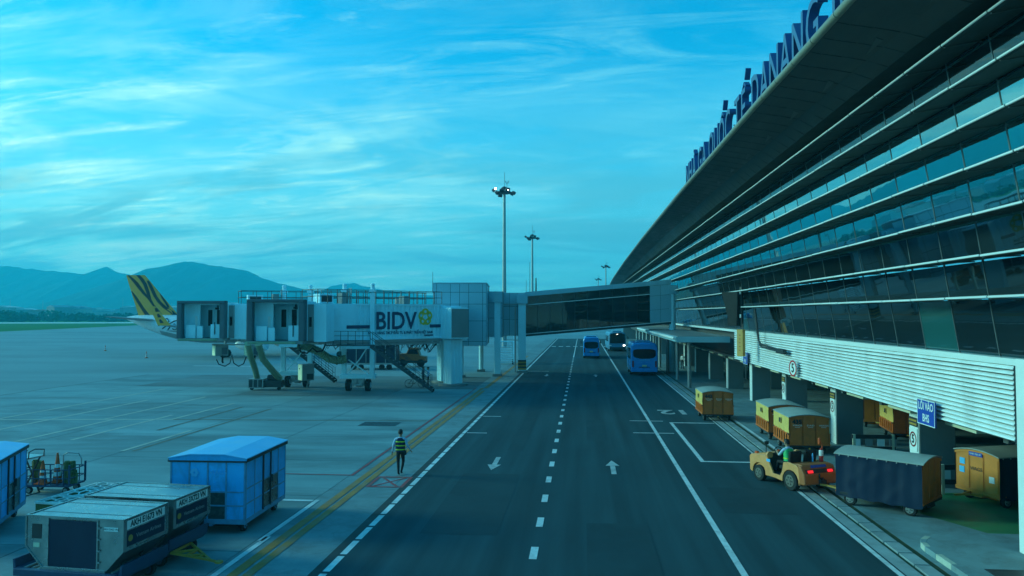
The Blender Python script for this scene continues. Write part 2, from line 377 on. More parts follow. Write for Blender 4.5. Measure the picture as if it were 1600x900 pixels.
# asphalt repair patches and gutter
Z1 = .008
pm = MB(); pm.quad((-6.5, -15, Z1), (-6.27, -15, Z1), (-6.27, 186, Z1), (-6.5, 186, Z1)); pm.build('gutter', m_patch, road)
for x0, x1, y0, y1 in ((.1, 1.9, 14, 22.5), (.2, 1.2, 37, 44), (-4.6, -2.4, 21, 29), (4.4, 6.6, 24, 27.5), (-3.4, -2.7, 34, 52), (1.2, 2.1, 60, 76)):
    MB().quad((x0, y0, Z1), (x1, y0, Z1), (x1, y1, Z1), (x0, y1, Z1)).build('repair_patch', M('repair_patch_asphalt', (.027, .062, .073), .9, spec=.2, var=.2, scale=1.5, dirt=.8, dirtcol=(.030, .072, .085), dscale=.8), road)
# painted markings
ZP = .012
def dash(x0, x1, y0, y1, m=None):
    return (m or MB()).quad((x0, y0, ZP), (x1, y0, ZP), (x1, y1, ZP), (x0, y1, ZP))
m = MB(); y = 6
while y < 118:
    dash(-6.24, -6.06, y, y+1.15, m); y += 1.3
dash(-6.2, -6.06, 118, 186, m); m.build('edge_line', m_white, road)
y = 7.55; k = 0
while y < 104:
    if y < 75: dash(-1.37, -1.17, y, y+1.0).build('centre_dash', m_white, road)
    else:
        if k == 0: m = MB()
        k += 1; dash(-1.36, -1.18, y, y+1.0, m)
    y += 2.88
dash(-1.34, -1.2, 106, 184, m); m.build('centre_line', m_white, road)
dash(3.72, 3.89, -5, 186).build('lane_line', m_white, road)
m = dash(7.42, 7.56, -5, 31.5); dash(7.45, 7.54, 31.5, 46, m); dash(7.42, 7.56, 46, 186, m); m.build('edge_line', m_white, road)
m = MB(); 
for i in range(9): dash(-5.8+i*1.35, -5.0+i*1.35, 141, 142.6, m)
m.build('stop_line', m_white, road)
m = dash(4.9, 7.4, 43.3, 43.5); dash(4.9, 5.08, 32.3, 43.3, m); dash(4.9, 7.4, 32.1, 32.3, m); m.build('bay_line', m_white, road)
for x0, x1, y in ((2.7, 4.6, 43.9), (2.6, 4.7, 39.5), (-6.0, -4.9, 45.0), (-6.0, -4.95, 38.7), (-6.1, -3.6, 80.5)):
    dash(x0, x1, y, y+.14).build('tick_line', m_white, road)
def arrow(x, y, s, name='arrow_marking'):
    m = MB(); P = [(-.10, -1.35), (.10, -1.35), (.10, .25), (.28, .25), (0, 1.35), (-.28, .25), (-.10, .25)]
    m.add([(x+px, y+s*py, ZP) for px, py in P], [tuple(range(7))]).build(name, m_worn, road)
arrow(-3.62, 31.0, -1); arrow(1.2, 30.7, 1); arrow(-3.6, 75.5, -1); arrow(1.3, 75.5, 1)
text('12', 2.8, m_worn, 'bay_number', road, (5.75, 48.2, .009), (0, 0, R(180)), ext=.002, bold=.07, xs=.72)
# strip and apron paint
m = MB(); dash(-8.40, -8.14, 6, 62, m); dash(-8.04, -7.80, 6, 60, m); dash(-8.2, -7.84, 62, 110, m); m.build('double_line', m_yellow, strip)
m = dash(-8.86, -8.76, 28.2, 62); m.build('parking_line', m_red, strip)
m = MB(); dash(-11.8, -8.86, 28.2, 28.3, m); m.build('parking_line', m_red, apron)
m = MB()
dash(-7.75, -6.4, 26.4, 26.52, m); dash(-7.75, -6.4, 28.0, 28.12, m); dash(-7.75, -7.62, 26.52, 28.0, m); dash(-6.53, -6.4, 26.52, 28.0, m)
m.quad((-7.6, 26.5, ZP), (-7.48, 26.5, ZP), (-6.55, 28.0, ZP), (-6.67, 28.0, ZP)); m.quad((-6.67, 26.5, ZP+.002), (-6.55, 26.5, ZP+.002), (-7.48, 28.0, ZP+.002), (-7.6, 28.0, ZP+.002))
m.build('hatched_box', m_red, strip)
MB().box(-7.35, -6.8, 26.8, 27.7, 0, .006).build('drain_cover', m_steel, strip)
m = MB(); dash(-8.78, -8.62, 4, 20.3, m); dash(-8.86, -8.7, 19.9, 24.4, m); m.build('bay_line', m_white, strip)
m = dash(-14.0, -8.9, 24.2, 24.4); m.build('bay_line', m_white, apron)
pale = M('faded_line', (.46, .45, .38), .8, var=.2, scale=3, dirt=.8, dirtcol=(.28, .27, .25), dscale=1.0)
dk = M('sealed_joint', (.15, .13, .10), .85, var=.25, scale=3, dirt=.9, dirtcol=(.26, .25, .23), dscale=.8)
for i, (X, a, b) in enumerate(((-20.9, 34, 40), (-20.4, 34, 49), (-27.6, 33, 44), (-28.2, 44, 56), (-25.2, 37, 46), (-24.2, 44, 52), (-31.3, 40, 54), (-34.5, 44, 62), (-22.7, 40, 50))):
    x0, y0 = W(X, a); x1, y1 = W(X, b)
    MB().quad((x0, y0, ZP-.004), (x0+.22, y0, ZP-.004), (x1+.22, y1, ZP-.004), (x1, y1, ZP-.004)).build('faded_line', pale if i not in (1, 8) else dk, apron)
MB().quad((-43, 39.9, .004), (-24, 42.0, .004), (-24, 42.25, .004), (-43, 40.2, .004)).build('faded_line', pale, apron)
MB().quad((-24, 41.9, .004), (-9, 42.7, .004), (-9, 42.95, .004), (-24, 42.2, .004)).build('sealed_joint', dk, apron)
for x0, x1, y in ((-27, -23.5, 24.6), (-22.5, -18.6, 24.6), (-17.6, -15.4, 24.6), (-30.5, -28, 24.6)):
    MB().quad((x0, y, .004), (x1, y, .004), (x1, y+.14, .004), (x0, y+.14, .004)).build('faded_line', pale, apron)
MB().quad((-46, 85, .004), (-38, 85, .004), (-38, 85.5, .004), (-46, 85.5, .004)).build('stand_line', m_white, apron)
# tyre and fluid stains on the stand under the bridges
stn = M('stain', (.09, .085, .08), .7, var=.3, scale=1, dirt=.7, dirtcol=(.24, .23, .21), dscale=.5)
for (X, d, lx, ly) in ((-11.4, 42.3, 2.1, 1.5),):
    x, y = W(X, d); MB().box(x-lx/2, x+lx/2, y-ly/2, y+ly/2, 0, .006).build('drain_grate', m_dark, apron)
# drain channel with cover slabs
ch = struct(MB().box(8.00, 8.66, -15, 190, -.16, -.12).build('drain_channel', m_dark))
yy = 10.2; base_slab = None
slabs_far = MB()
while yy < 190:
    if yy < 92:
        if base_slab is None: base_slab = MB().box(-.185, .185, 0, .87, -.12, .004).build('cover_slab', m_slab, ch, loc=(8.33, yy, 0))
        else:
            c = base_slab.copy(); COL.objects.link(c); c.location = (8.33+random.uniform(-.006, .006), yy, random.uniform(-.004, .003)); c.rotation_euler.z = random.uniform(-.006, .006)
    else: slabs_far.box(8.145, 8.515, yy, yy+.885, -.12, .004)
    yy += .94
tag(slabs_far.build('cover_slab', m_slab, ch), kind='stuff')
MB().quad((8.72, 33.5, ZP), (8.88, 33.5, ZP), (8.88, 45, ZP), (8.72, 45, ZP)).build('guide_line', m_white, floor)
# hall floor paint, pavement island
m = MB(); m.quad((10.2, 27.4, .009), (9.9, 25.6, .009), (11.4, 22.4, .009), (17, 22.4, .009), (17, 27.4, .009)); m.build('floor_paint', m_green, floor)
isl = [(8.85, -6), (8.85, 20.6)]
for k in range(1, 7):
    t = k/6*math.pi/2; isl.append((8.85+1.5*(1-math.cos(t)), 20.6+1.4*math.sin(t)))
isl += [(24, 22.0), (24, -6)]
pv = MB().prism(isl, .0, .15, 'z')
pav = struct(pv.build('pavement', m_strip, bevel=.02))
m_kerb = M('kerb_paint', (.46, .48, .40), .8, var=.2, scale=5, dirt=.6, dirtcol=(.25, .24, .2), dscale=3)
# kerb stones along its edge, alternately painted
kp = [(8.85, 8+i*.8) for i in range(16)] + isl[1:5]
prev = None; n = 0
for a, b in zip(kp, kp[1:]):
    if (Vector(a)-Vector(b)).length < .05: continue
    va, vb = Vector(a), Vector(b); d = (vb-va).normalized(); q = Vector((-d.y, d.x))
    p = [va+d*.008+q*.012, vb-d*.008+q*.012, vb-d*.008-q*.14, va+d*.008-q*.14]
    MB().prism([tuple(x) for x in p], .004, .156, 'z').build('kerb_stone', m_kerb if n % 2 == 0 else m_strip, pav, bevel=.012); n += 1
MB().box(9.45, 11.0, 15.0, 18.9, .15, .162).build('floor_mat', m_dark, pav)
MB().add([(10.4, 22.28, .011), (24, 22.28, .011), (24, 22.02, .011), (10.4, 22.02, .011)], [tuple(range(4))]).build('gutter', m_dark, pav)

# hills
def hill(name, prof, d0, seed, rough):
    n0, n1 = prof[0][0], prof[-1][0]; m = MB(); cols = []; step = 3
    px = list(range(n0, n1+1, step)); rows = [(-520, 0), (-420, .16), (-330, .34), (-240, .56), (-150, .76), (-70, .93), (0, 1), (90, .8), (200, .35), (300, 0)]
    for p in px:
        h = interp(p, prof)/1170*d0; c = []
        for k, (dd, t) in enumerate(rows):
            d = d0+dd; X = (p-910)/1170*d0*1.0
            e = noise.fractal(Vector((p*.02+seed, dd*.006, 0)), 1, 2, 6)*rough*h*t*(1-.55*(k == 6)) + noise.noise(Vector((p*.11+seed, 7.7, 0)))*3.2*t*t - abs(noise.noise(Vector((p*.035+seed, dd*.002, 4))))*22*t*(1-t)*2
            x, y = W(X, d); c.append((x, y, h*t + e - (3 if t == 0 else 0)))
        cols.append(c)
    nr = len(rows); vs = [v for c in cols for v in c]
    fs = [(i*nr+j, (i+1)*nr+j, (i+1)*nr+j+1, i*nr+j+1) for i in range(len(cols)-1) for j in range(nr-1)]
    m.add(vs, fs); return struct(m.build(name, m_hill, smooth=80))
hill('hills', [(-160, 66), (-120, 72), (-60, 78), (-10, 77), (40, 73), (75, 71), (110, 66), (132, 63), (150, 68), (158, 71), (165, 77), (172, 72), (180, 69), (192, 66), (205, 62), (235, 54), (300, 46), (420, 30), (600, 14)], 2650, 3.1, .10)
hill('mountain', [(120, 0), (160, 30), (200, 56), (222, 63), (245, 74), (268, 81), (288, 84), (310, 82), (335, 79), (350, 76), (364, 74), (385, 69), (410, 59), (432, 52), (455, 45), (490, 40), (560, 24), (640, 8)], 2250, 8.7, .07)
hill('hill', [(470, 20), (505, 36), (522, 44), (536, 49), (552, 50), (575, 44), (600, 39), (660, 33), (720, 26), (800, 10)], 2800, 5.5, .06)

# tree belt beyond the runway (one far mass)
rt = random.Random(5); m = MB()
def leafball(m, c, r, h, n):
    for _ in range(n):
        a = rt.uniform(0, 6.283); z = rt.uniform(-1, 1); q = math.sqrt(1-z*z); s = r*rt.uniform(.55, 1.0)
        p = Vector((c[0]+math.cos(a)*q*s, c[1]+math.sin(a)*q*s*.8, c[2]+z*h*rt.uniform(.6, 1)))
        u = Vector((rt.uniform(-1, 1), rt.uniform(-1, 1), rt.uniform(-1, 1))).normalized(); v = u.orthogonal().normalized()
        k = r*rt.uniform(.16, .34); m.quad(p-u*k, p+v*k*.7, p+u*k, p-v*k*.7)
for i in range(330):
    X = rt.uniform(-640, -190); d = rt.uniform(575, 700) + (X+190)*.12
    h = rt.uniform(1.9, 3.5)*(1.35 if (X < -440) else 1.0); x, y = W(X, d)
    leafball(m, (x, y, h*.95), h*rt.uniform(.9, 1.7), h, 46)
    m.cyl((x, y, -.1), (x, y, h), .3, .2, 5, False)
belt = tag(m.build('tree_belt', m_leaf), kind='stuff'); belt['label'] = 'dark green belt of trees beyond the grass and runway'
# city beyond the trees
cw = [M('far_wall_%d' % i, c, .8, var=.05) for i, c in enumerate(((.45, .45, .43), (.30, .31, .32), (.38, .34, .30), (.2, .21, .22)))]
cr = [M('far_roof_%d' % i, c, .7, var=.05) for i, c in enumerate(((.5, .5, .5), (.3, .12, .08), (.2, .25, .3)))]
rc = random.Random(11)
for i in range(64):
    d = rc.uniform(800, 1150); px = rc.uniform(-30, 470); X = (px-910)/1170*d; x, y = W(X, d)
    a = rc.uniform(7, 20); b = rc.uniform(8, 14); h = rc.uniform(8.5, 14.5)
    o = MB().box(-a, a, -b, b, -.06, h).build('city_building', cw[rc.randrange(4)], loc=(x, y, 0), rz=rc.uniform(-.5, .5))
    tag(o, 'small hazy town building far off beyond the tree belt, under the hills', 'building', 'town buildings beyond the airfield')
    r = MB()
    if rc.random() < .6: r.prism([(-a-.4, h), (a+.4, h), (0, h+rc.uniform(1.5, 3))], -b-.4, b+.4, 'y')
    else: r.box(-a-.3, a+.3, -b-.3, b+.3, h, h+.6); r.bc(a*.3, 0, h+1.5, a*.5, b*.5, 1.8)
    r.build('roof', cr[rc.randrange(3)], o)
    if i < 30:
        wm = MB()
        for fz in range(1, int(h//3.2)+1):
            for q in range(4): wm.bc(-a*.7+q*a*.46, -b-.02, fz*3.0-1.1, a*.22, .06, 1.4)
        tag(wm.build('window', cw[3], o), kind='stuff')
d = 950; X = (114-910)/1170*d; x, y = W(X, d)
hb = thing('hangar', (x, y), .1, 'long low stadium-like hall standing tallest among the far town roofs', 'hall')
m = MB(); m.box(-21, 21, -14, 14, 0, 13); m.build('wall', cw[1], hb)
m = MB(); m.box(-22, 22, -15, 15, 13, 13.7); m.build('roof', cr[0], hb)
m = MB()
for k in range(12): m.bc(-20+k*3.6, -14.3, 8, .5, .5, 10)
for z in (5.0, 9.0): m.bc(0, -14.3, z, 42, .4, .5)
m.build('facade_frame', cw[0], hb)
for px, d, h in ((16, 900, 24), (67, 900, 22), (192, 1000, 27), (268, 950, 20)):
    x, y = W((px-910)/1170*d, d)
    tag(MB().cyl((0, 0, 0), (0, 0, h), .5, .12, 6).build('radio_mast', m_steel, loc=(x, y, 0)), 'thin mast rising above the far town roofs under the hills', 'mast', 'thin masts in the far town')

# the air: one even volume round everything
def haze():
    m = bpy.data.materials.new('haze_air'); m.use_nodes = True; t = m.node_tree; t.nodes.remove(t.nodes['Principled BSDF'])
    v = t.nodes.new('ShaderNodeVolumePrincipled'); v.inputs['Color'].default_value = (.05, .76, 1.0, 1); v.inputs['Density'].default_value = .00042
    v.inputs['Anisotropy'].default_value = .2
    t.links.new(v.outputs[0], t.nodes['Material Output'].inputs['Volume'])
    o = MB().box(-2600, 2600, -300, 3300, -1.1, 260).build('haze', m); o['kind'] = 'stuff'
haze()
# ================================================================== TERMINAL
TY0, TY1 = 4.0, 186.0
term = thing('terminal_building', (11.2, 95, 0), 0, 'long dark glass terminal with white shading fins and a sweeping overhanging roof', 'terminal')
TM = Matrix.Translation((-11.2, -95, 0))           # parts are written in plan coordinates
def TB(): return MB(TM.copy())
def XG(z): return 11.33-.155*(z-5)                  # glass plane leans out over the road
FZ = [6.62, 7.66, 8.70, 9.84, 10.86, 11.92, 13.0]
SILL = 5.02; TOP = 13.5; PW = 2.2
NEAR = 74
def ze(y): return interp(y, [(4, 13.2), (19, 13.95), (29, 14.15), (50, 14.38), (83, 14.5), (120, 14.35), (160, 13.85), (175, 13.5), (186, 13.0)])
rp = random.Random(3)
bands = [(SILL+.06, FZ[0]-.03)]+[(a+.05, b-.03) for a, b in zip(FZ, FZ[1:])]+[(FZ[-1]+.05, TOP-.02)]
pane_cache = {}
def pane_bm(z0, z1, y0, y1, m=None):
    m = m or TB(); g = .022; t = .04
    m.add([(XG(z0), y0+g, z0), (XG(z0), y1-g, z0), (XG(z1), y1-g, z1), (XG(z1), y0+g, z1),
           (XG(z0)+t, y0+g, z0), (XG(z0)+t, y1-g, z0), (XG(z1)+t, y1-g, z1), (XG(z1)+t, y0+g, z1)],
          [(0, 1, 2, 3), (7, 6, 5, 4), (0, 4, 5, 1), (1, 5, 6, 2), (2, 6, 7, 3), (3, 7, 4, 0)]); return m
ny = int((TY1-TY0)//PW)
far = TB()
for bi, (z0, z1) in enumerate(bands):
    first = None
    for k in range(ny):
        y0 = TY0+k*PW
        if y0 < NEAR:
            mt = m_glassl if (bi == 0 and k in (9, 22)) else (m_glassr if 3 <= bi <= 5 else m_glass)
            if first is None or mt is m_glassl:
                o = pane_bm(z0, z1, y0, y0+PW).build('pane', mt, term)
                if first is None: first = o; f0 = y0
            else:
                o = first.copy(); COL.objects.link(o); o.location.y = first.location.y + (y0-f0)
            o.rotation_euler.z = rp.uniform(-.0022, .0022)*0
        else: far.c = 1 if 3 <= bi <= 5 else 0; pane_bm(z0, z1, y0, y0+PW, far)
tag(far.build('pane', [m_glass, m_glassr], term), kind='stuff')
# mullions: one leaning bar per pane joint
mb = None
for k in range(ny+1):
    y = TY0+k*PW
    if mb is None:
        m = TB(); m.bar((XG(SILL)+.012, y, SILL), (XG(TOP)+.012, y, TOP), .042, .05); mb = m.build('mullion', m_mull, term); my = y
    elif y < 140:
        o = mb.copy(); COL.objects.link(o); o.location.y += y-my
# shading fins: shelf plus bright nose
def fin(m, z, y0, y1, lift):
    xg = XG(z)-.01; xe = XG(z)-.98; g = .028
    m.c = 1; m.prism([(xe, z+.028), (xe+.10, z+.034), (xg, z+.03+lift), (xg, z-.03+lift), (xe+.10, z-.034)], y0+g, y1-g, 'y')
    m.c = 0; m.prism([(xe-.028, z+.018), (xe-.004, z+.032), (xe-.004, z-.034), (xe-.028, z-.022)], y0+g, y1-g, 'y'); m.c = 1
for i, z in enumerate(FZ):
    lift = .02+.022*i; first = None; fm = TB(); fm.c = 1
    if i < 2:  # the two lowest shelves are shallow
        pass
    for k in range(ny):
        y0 = TY0+.35+k*PW
        if y0 < NEAR:
            if first is None:
                m = TB(); fin(m, z, y0, y0+PW, lift); first = m.build('fin', [m_alu, m_fin], term); f0 = y0
            else:
                o = first.copy(); COL.objects.link(o); o.location.y = first.location.y+(y0-f0)
                o.location.z += rp.uniform(-.008, .008)
        else: fin(fm, z, y0, y0+PW, lift)
    tag(fm.build('fin', [m_alu, m_fin], term), kind='stuff')
    br = TB()
    for k in range(36):       # slanted brackets under the shelves
        y = TY0+.35+k*PW; br.bar((XG(z)-.92, y, z-.05), (XG(z)-.02, y, z-.055+lift), .03, .03)
    br.build('bracket', m_mull, term)
# sill, louvre wall
TBx = TB(); TBx.prism([(11.08, 5.03), (11.6, 5.03), (11.6, 4.86), (11.08, 4.86)], 19.9, 186, 'y'); TBx.build('sill', m_alu, term)
LZ0, LZ1, NS = 2.88, 4.84, 15
p = (LZ1-LZ0)/NS
prof = []
for k in range(9):
    t = k/8; prof.append((11.17 - .125*math.sin(t*math.pi*.66), LZ0 + p*.28 + p*(1-t)*.74))
sl_poly = prof + [(x+.02, z-.004) for x, z in reversed(prof)]
slat0 = None
NL = 7; LL = (56.2-20.5)/NL
for i in range(NS):
    for k in range(NL):
        if slat0 is None:
            m = TB(); m.prism(sl_poly, 20.5, 20.5+LL-.014, 'y'); slat0 = m.build('louvre_slat', m_louv, term, smooth=50); o = slat0
        else:
            o = slat0.copy(); COL.objects.link(o); o.location = (rp.uniform(-.004, .004), k*LL, i*p+rp.uniform(-.004, .004))
m = TB()
m.box(11.19, 11.30, 20.2, 56.4, LZ0-.02, LZ1); m.build('louvre_backing', m_dark, term)
for k in range(9):
    m = TB(); m.box(11.3, 11.42, 20.6+k*4.4, 20.7+k*4.4, 2.8, 4.86); m.build('louvre_post', m_dark, term)
m = TB(); m.box(11.05, 11.17, 20.36, 20.46, LZ0-.05, 4.86); m.build('end_trim', m_dark, term)
# upper slab and ceiling of the service hall, walls
m = TB(); m.box(11.32, 27, 4, 186, 2.86, 3.0); m.build('ceiling', m_hall, term)
m = TB(); m.box(26, 26.3, 4, 64, 0, 2.86); m.box(15.5, 15.8, 66, 186, 0, 2.86); m.box(15.5, 26.3, 63.7, 64, 0, 2.86); m.build('back_wall', m_wall, term)
m = TB(); m.box(11.5, 26, 19.2, 19.5, 0, 2.86); m.box(11.35, 26, 4, 4.3, 0, 13); m.box(11.25, 11.45, 4.3, 19.2, .15, 5.0); m.build('side_wall', m_wall, term)
for k in range(16):
    m = TB(); y = 23+k*4.4; m.box(11.36, 11.62, y, y+1.9, 2.72, 2.855); m.build('ceiling_strip', m_cream, term)
for k in range(10):
    m = TB(); y = 22+k*4.4; m.box(11.7, 25.8, y, y+.25, 2.6, 2.855); m.build('beam', m_hall, term)
m = TB(); m.box(11.9, 12.1, 56.5, 186, 2.5, 4.86); m.build('wall', m_hall, term)
# columns of the hall
CY = [28.6+8.83*k for k in range(17)]
for y in CY:
    c = TB(); c.box(12.0, 13.22, y-.40, y+.40, 0, 2.86); c.build('column', m_wall, term, bevel=.015)
    c = TB(); c.box(11.975, 12.0, y-.36, y+.36, 0, 2.86); c.build('column_facing', m_colw, term)
# shop-front panels beyond the canopy
for k in range(22):
    y = 66.4+k*3.2
    m = TB(); m.box(15.38, 15.47, y+.08, y+3.1, .05, 2.5); o = m.build('door_panel', m_gdark, term)
    m = TB(); m.box(15.36, 15.49, y-.06, y+.08, 0, 2.6); m.build('door_post', m_alu, term)
# big white corner column, carrying the upper floors
m = TB(); m.box(11.02, 12.5, 18.9, 20.34, .15, 5.05); m.build('corner_column', m_colw, term, bevel=.02)
# roof: soffit, lip, edge tube, deck
ys = [4+2*i for i in range(92)]
m = TB(); NP = 8
prof_s = [(6.69, 0), (7.1, -.10), (7.7, -.20), (8.4, -.34), (9.02, None)]
def srow(y): 
    e = ze(y); return [(x, y, (13.48+min(0, (e-14)*.9) if dz is None else e+dz*(1 if e > 13.6 else .6))) for x, dz in prof_s]
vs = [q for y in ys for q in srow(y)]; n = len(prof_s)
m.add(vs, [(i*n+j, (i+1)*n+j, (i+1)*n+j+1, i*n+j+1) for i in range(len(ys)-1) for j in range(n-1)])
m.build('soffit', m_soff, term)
m = TB(); vs = []
for y in ys:
    z = srow(y)[-1][2]; vs += [(9.02, y, z), (9.02, y, z+.10), (9.95, y, z+.16), (9.95, y, z+.06)]
m.add(vs, [(i*4+j, (i+1)*4+j, (i+1)*4+(j+1) % 4, i*4+(j+1) % 4) for i in range(len(ys)-1) for j in range(4)]); m.build('soffit_lip', m_fin, term)
k = 0
for y in ys[:-1]:
    m = TB(); m.tube([(6.67, y+.02, ze(y)+.06), (6.67, y+1, ze(y+1)+.06), (6.67, y+1.98, ze(y+2)+.06)], .12, 10); m.build('roof_edge', m_rim, term, smooth=60)
m = TB(); vs = []
for y in ys:
    e = ze(y); vs += [(6.67, y, e+.15), (8.5, y, e+.42), (12, y, e+.85), (20, y, e+1.3), (40, y, e+.6)]
m.add(vs, [(i*5+j, (i+1)*5+j, (i+1)*5+j+1, i*5+j+1) for i in range(len(ys)-1) for j in range(4)]); m.build('roof', m_roof, term, smooth=60)
m = TB(); m.box(9.95, 40, 185.7, 186, 0, 13.0); m.build('end_wall', m_wall, term)
# thin soffit seams and wedge shaped soffit fittings
seam = None
for i in range(120):
    y = 6+i*1.2
    m = TB(); 
    for (a, b) in zip(srow(y)[:-1], srow(y)[1:]): m.bar((a[0]+.02, y, a[2]-.006), (b[0]-.02, y, b[2]-.006), .012, .012)
    m.build('soffit_seam', m_soff, term)
for i in range(26):
    y = 13+i*4.0; e = ze(y); a, b = .0, 0
    def zs(x): 
        r = srow(y); return interp(x, [(q[0], q[2]) for q in r])-.012
    m = TB(); m.prism([(8.0, y), (8.22, y+.1), (8.2, y+1.3)], 0, .01, 'z')
    m.v = [(vx, vy, interp(vx+11.2, [(q[0], q[2]) for q in srow(y)])-.014+vz) for vx, vy, vz in m.v]
    m.build('soffit_fitting', m_fin, term)

# roof sign: NHA GA QUOC TE DANANG INTERNATIONAL
sign = thing('roof_sign', (7.15, 50, 0), 0, 'row of tall blue block letters standing on the terminal roof edge', 'sign')
words = 'NHÀ GA QUỐC TẾ DANANG INTERNATIONAL'
adv = {' ': .62, 'I': .62, 'N': 1.22, 'H': 1.2, 'A': 1.18, 'À': 1.18, 'G': 1.25, 'Q': 1.28, 'U': 1.2, 'O': 1.28, 'Ố': 1.28, 'C': 1.18, 'T': 1.05, 'Ế': 1.05, 'E': 1.05, 'D': 1.22, 'R': 1.18, 'L': 1.0}
m_letf = M('sign_letter_face', (.06, .14, .27), .45, var=.04); m_lets = M('sign_letter_side', (.015, .06, .20), .45, var=.04)
base = {'À': 'A', 'Ố': 'O', 'Ế': 'E'}
y = 51.4; cache = {}
for chx in words:
    a = adv[chx]*1.265
    yc = y-a/2; y -= a
    if chx == ' ' or yc < 5: continue
    g = base.get(chx, chx)
    zb = ze(yc)+.15; H = 1.55
    if g not in cache:
        o = text(g, H/.70, m_letf, 'letter', sign, (0, 0, 0), (R(90), 0, R(-90)), ext=.15, bold=.012, xs=.88)
        o.data.materials.append(m_lets)
        for pl in o.data.polygons:
            if abs(pl.normal.z) < .5: pl.material_index = 1
        cache[g] = o
    else: o = cache[g].copy(); COL.objects.link(o)
    o.location = (0, yc-50, zb+H*.5)
    zt = zb+H
    m = MB(); m.T = Matrix.Translation((0, yc-50, 0))
    if chx in 'ỐẾ':
        m.bar((0, .36, zt+.12), (0, 0, zt+.36), .22, .11); m.bar((0, -.36, zt+.12), (0, 0, zt+.36), .22, .11); m.bar((0, -.18, zt+.46), (0, -.46, zt+.86), .22, .13); m.bar((.05, 0, zt-.1), (.05, 0, zt+.3), .05, .05)
    if chx == 'À': m.bar((0, .30, zt+.46), (0, -.05, zt+.14), .24, .14)
    if m.v: m.build('accent', m_lets, sign)
    b = MB(); b.box(-.02, .02, yc-50-.45, yc-50+.45, ze(yc)+.14, zb+.06); b.bar((.15, yc-50, zb+H*.6), (.9, yc-50, ze(yc)+.3), .06); b.build('strut', m_steel, sign)

# canopy at the far doors
cp = thing('entrance_canopy', (9.2, 78, 0), 0, 'flat grey canopy projecting from the terminal over the far kerb', 'canopy')
m = MB(); m.prism([(-2.1, -19.5), (2.0, -19.5), (2.0, 19), (-2.1, 19)], 4.02, 4.42, 'z'); m.build('slab', m_panel, cp, bevel=.04)
m = MB(); m.tube([(-2.16, -19.5, 4.3), (-2.16, 19, 4.3)], .12, 10); m.build('front_edge', m_alu, cp, smooth=60)
m = MB(); m.box(-2.0, 1.98, -19.56, -19.5, 4.0, 4.44); m.build('end_fascia', m_panel, cp)
m = MB(); m.box(-1.9, 2, -19.3, 18.8, 4.42, 4.46); m.build('roof_sheet', m_steel, cp)
for y in (-14, -6, 2, 10, 17):
    m = MB(); m.cyl((-.3, y, 0), (-.3, y, 4.02), .16, .16, 12); m.build('post', m_steel, cp, smooth=60)
for i, y in enumerate((-12, -3, 6, 14)):
    m = MB(); m.bc(.6, y, 3.98, .5, .25, .07); m.build('lamp', m_lampon if i == 0 else m_alu, cp)

# signs on the louvres and columns
def board(name, loc, rz, lines, wdt, hgt, label, cat, group=None, sz=.3):
    t = thing(name, loc, rz, label, cat, group)       # board faces local -y
    m = MB(); m.box(-wdt/2, wdt/2, 0, .05, -hgt/2, hgt/2); m.build('panel', m_bluesign, t, bevel=.01)
    m = MB(); f = .025
    for a in ((-wdt/2, wdt/2, hgt/2-f, hgt/2), (-wdt/2, wdt/2, -hgt/2, -hgt/2+f), (-wdt/2, -wdt/2+f, -hgt/2+f, hgt/2-f), (wdt/2-f, wdt/2, -hgt/2+f, hgt/2-f)):
        m.box(a[0], a[1], -.006, -.001, a[2], a[3])
    m.build('border', m_signw, t)
    for i, ln in enumerate(lines):
        text(ln, sz, m_signw, 'lettering', t, (0, -.006, hgt/2-hgt*(i+.5)/len(lines)*.92-hgt*.04), ext=.003, bold=.006, xs=.78)
    m = MB(); m.box(-.03, .03, .05, .16, -hgt*.4, hgt*.4); m.build('bracket', m_dark, t)
    return t
board('direction_sign', (10.86, 25.05, 3.05), R(-90), ['LỐI VÀO', 'BHS'], 1.22, .80, 'blue LỐI VÀO BHS sign on the louvres nearest the white column', 'sign', sz=.34)
board('direction_sign', (10.86, 51.6, 3.22), R(-90), ['LỐI RA', 'BHS'], 1.22, .82, 'small blue two-line sign at the far end of the louvres by the canopy', 'sign', sz=.34)
def speed_sign(loc, rz, r, label, group, plate=True):
    t = thing('speed_limit_sign', loc, rz, label, 'sign', group)
    m = MB()
    if plate: m.box(-r*1.15, r*1.15, -.012, .012, -r*1.5, r*1.5); m.build('plate', m_signw, t)
    def ring(ro, ri, y, mt, nm):
        m = MB(); n = 32; vs = []
        for q in range(n):
            a = 2*math.pi*q/n
            vs += [(ro*math.cos(a), y, ro*math.sin(a)), (ri*math.cos(a), y, ri*math.sin(a)), (ro*math.cos(a), y+.006, ro*math.sin(a)), (ri*math.cos(a), y+.006, ri*math.sin(a))]
        fs = []
        for q in range(n):
            a, b = q*4, ((q+1) % n)*4; fs += [(a, b, b+1, a+1), (a, a+2, b+2, b), (a+1, b+1, b+3, a+3)]
        m.add(vs, fs); m.build(nm, mt, t)
    if not plate:
        MB().cyl((0, -.010, 0), (0, .02, 0), r*1.02, r*1.02, 32).build('disc', m_signw, t)
        MB().bar((0, .02, 0), (0, .24, 0), .05).build('bracket', m_dark, t)
    ring(r, r*.80, -.022, m_redp if not plate else m_tl, 'red_ring')
    text('5', r*1.55, m_dark, 'numeral', t, (0, -.02, 0), ext=.002, bold=.012)
    return t
speed_sign((11.955, CY[0], 2.0-.35), R(-90), .27, 'ringed 5 plate on the column directly behind the navy dolly', 'speed limit plates on the columns')
speed_sign((11.955, CY[1], 1.75), R(-90), .27, 'ringed 5 plate on the white column beside the dolly numbered 435', 'speed limit plates on the columns')
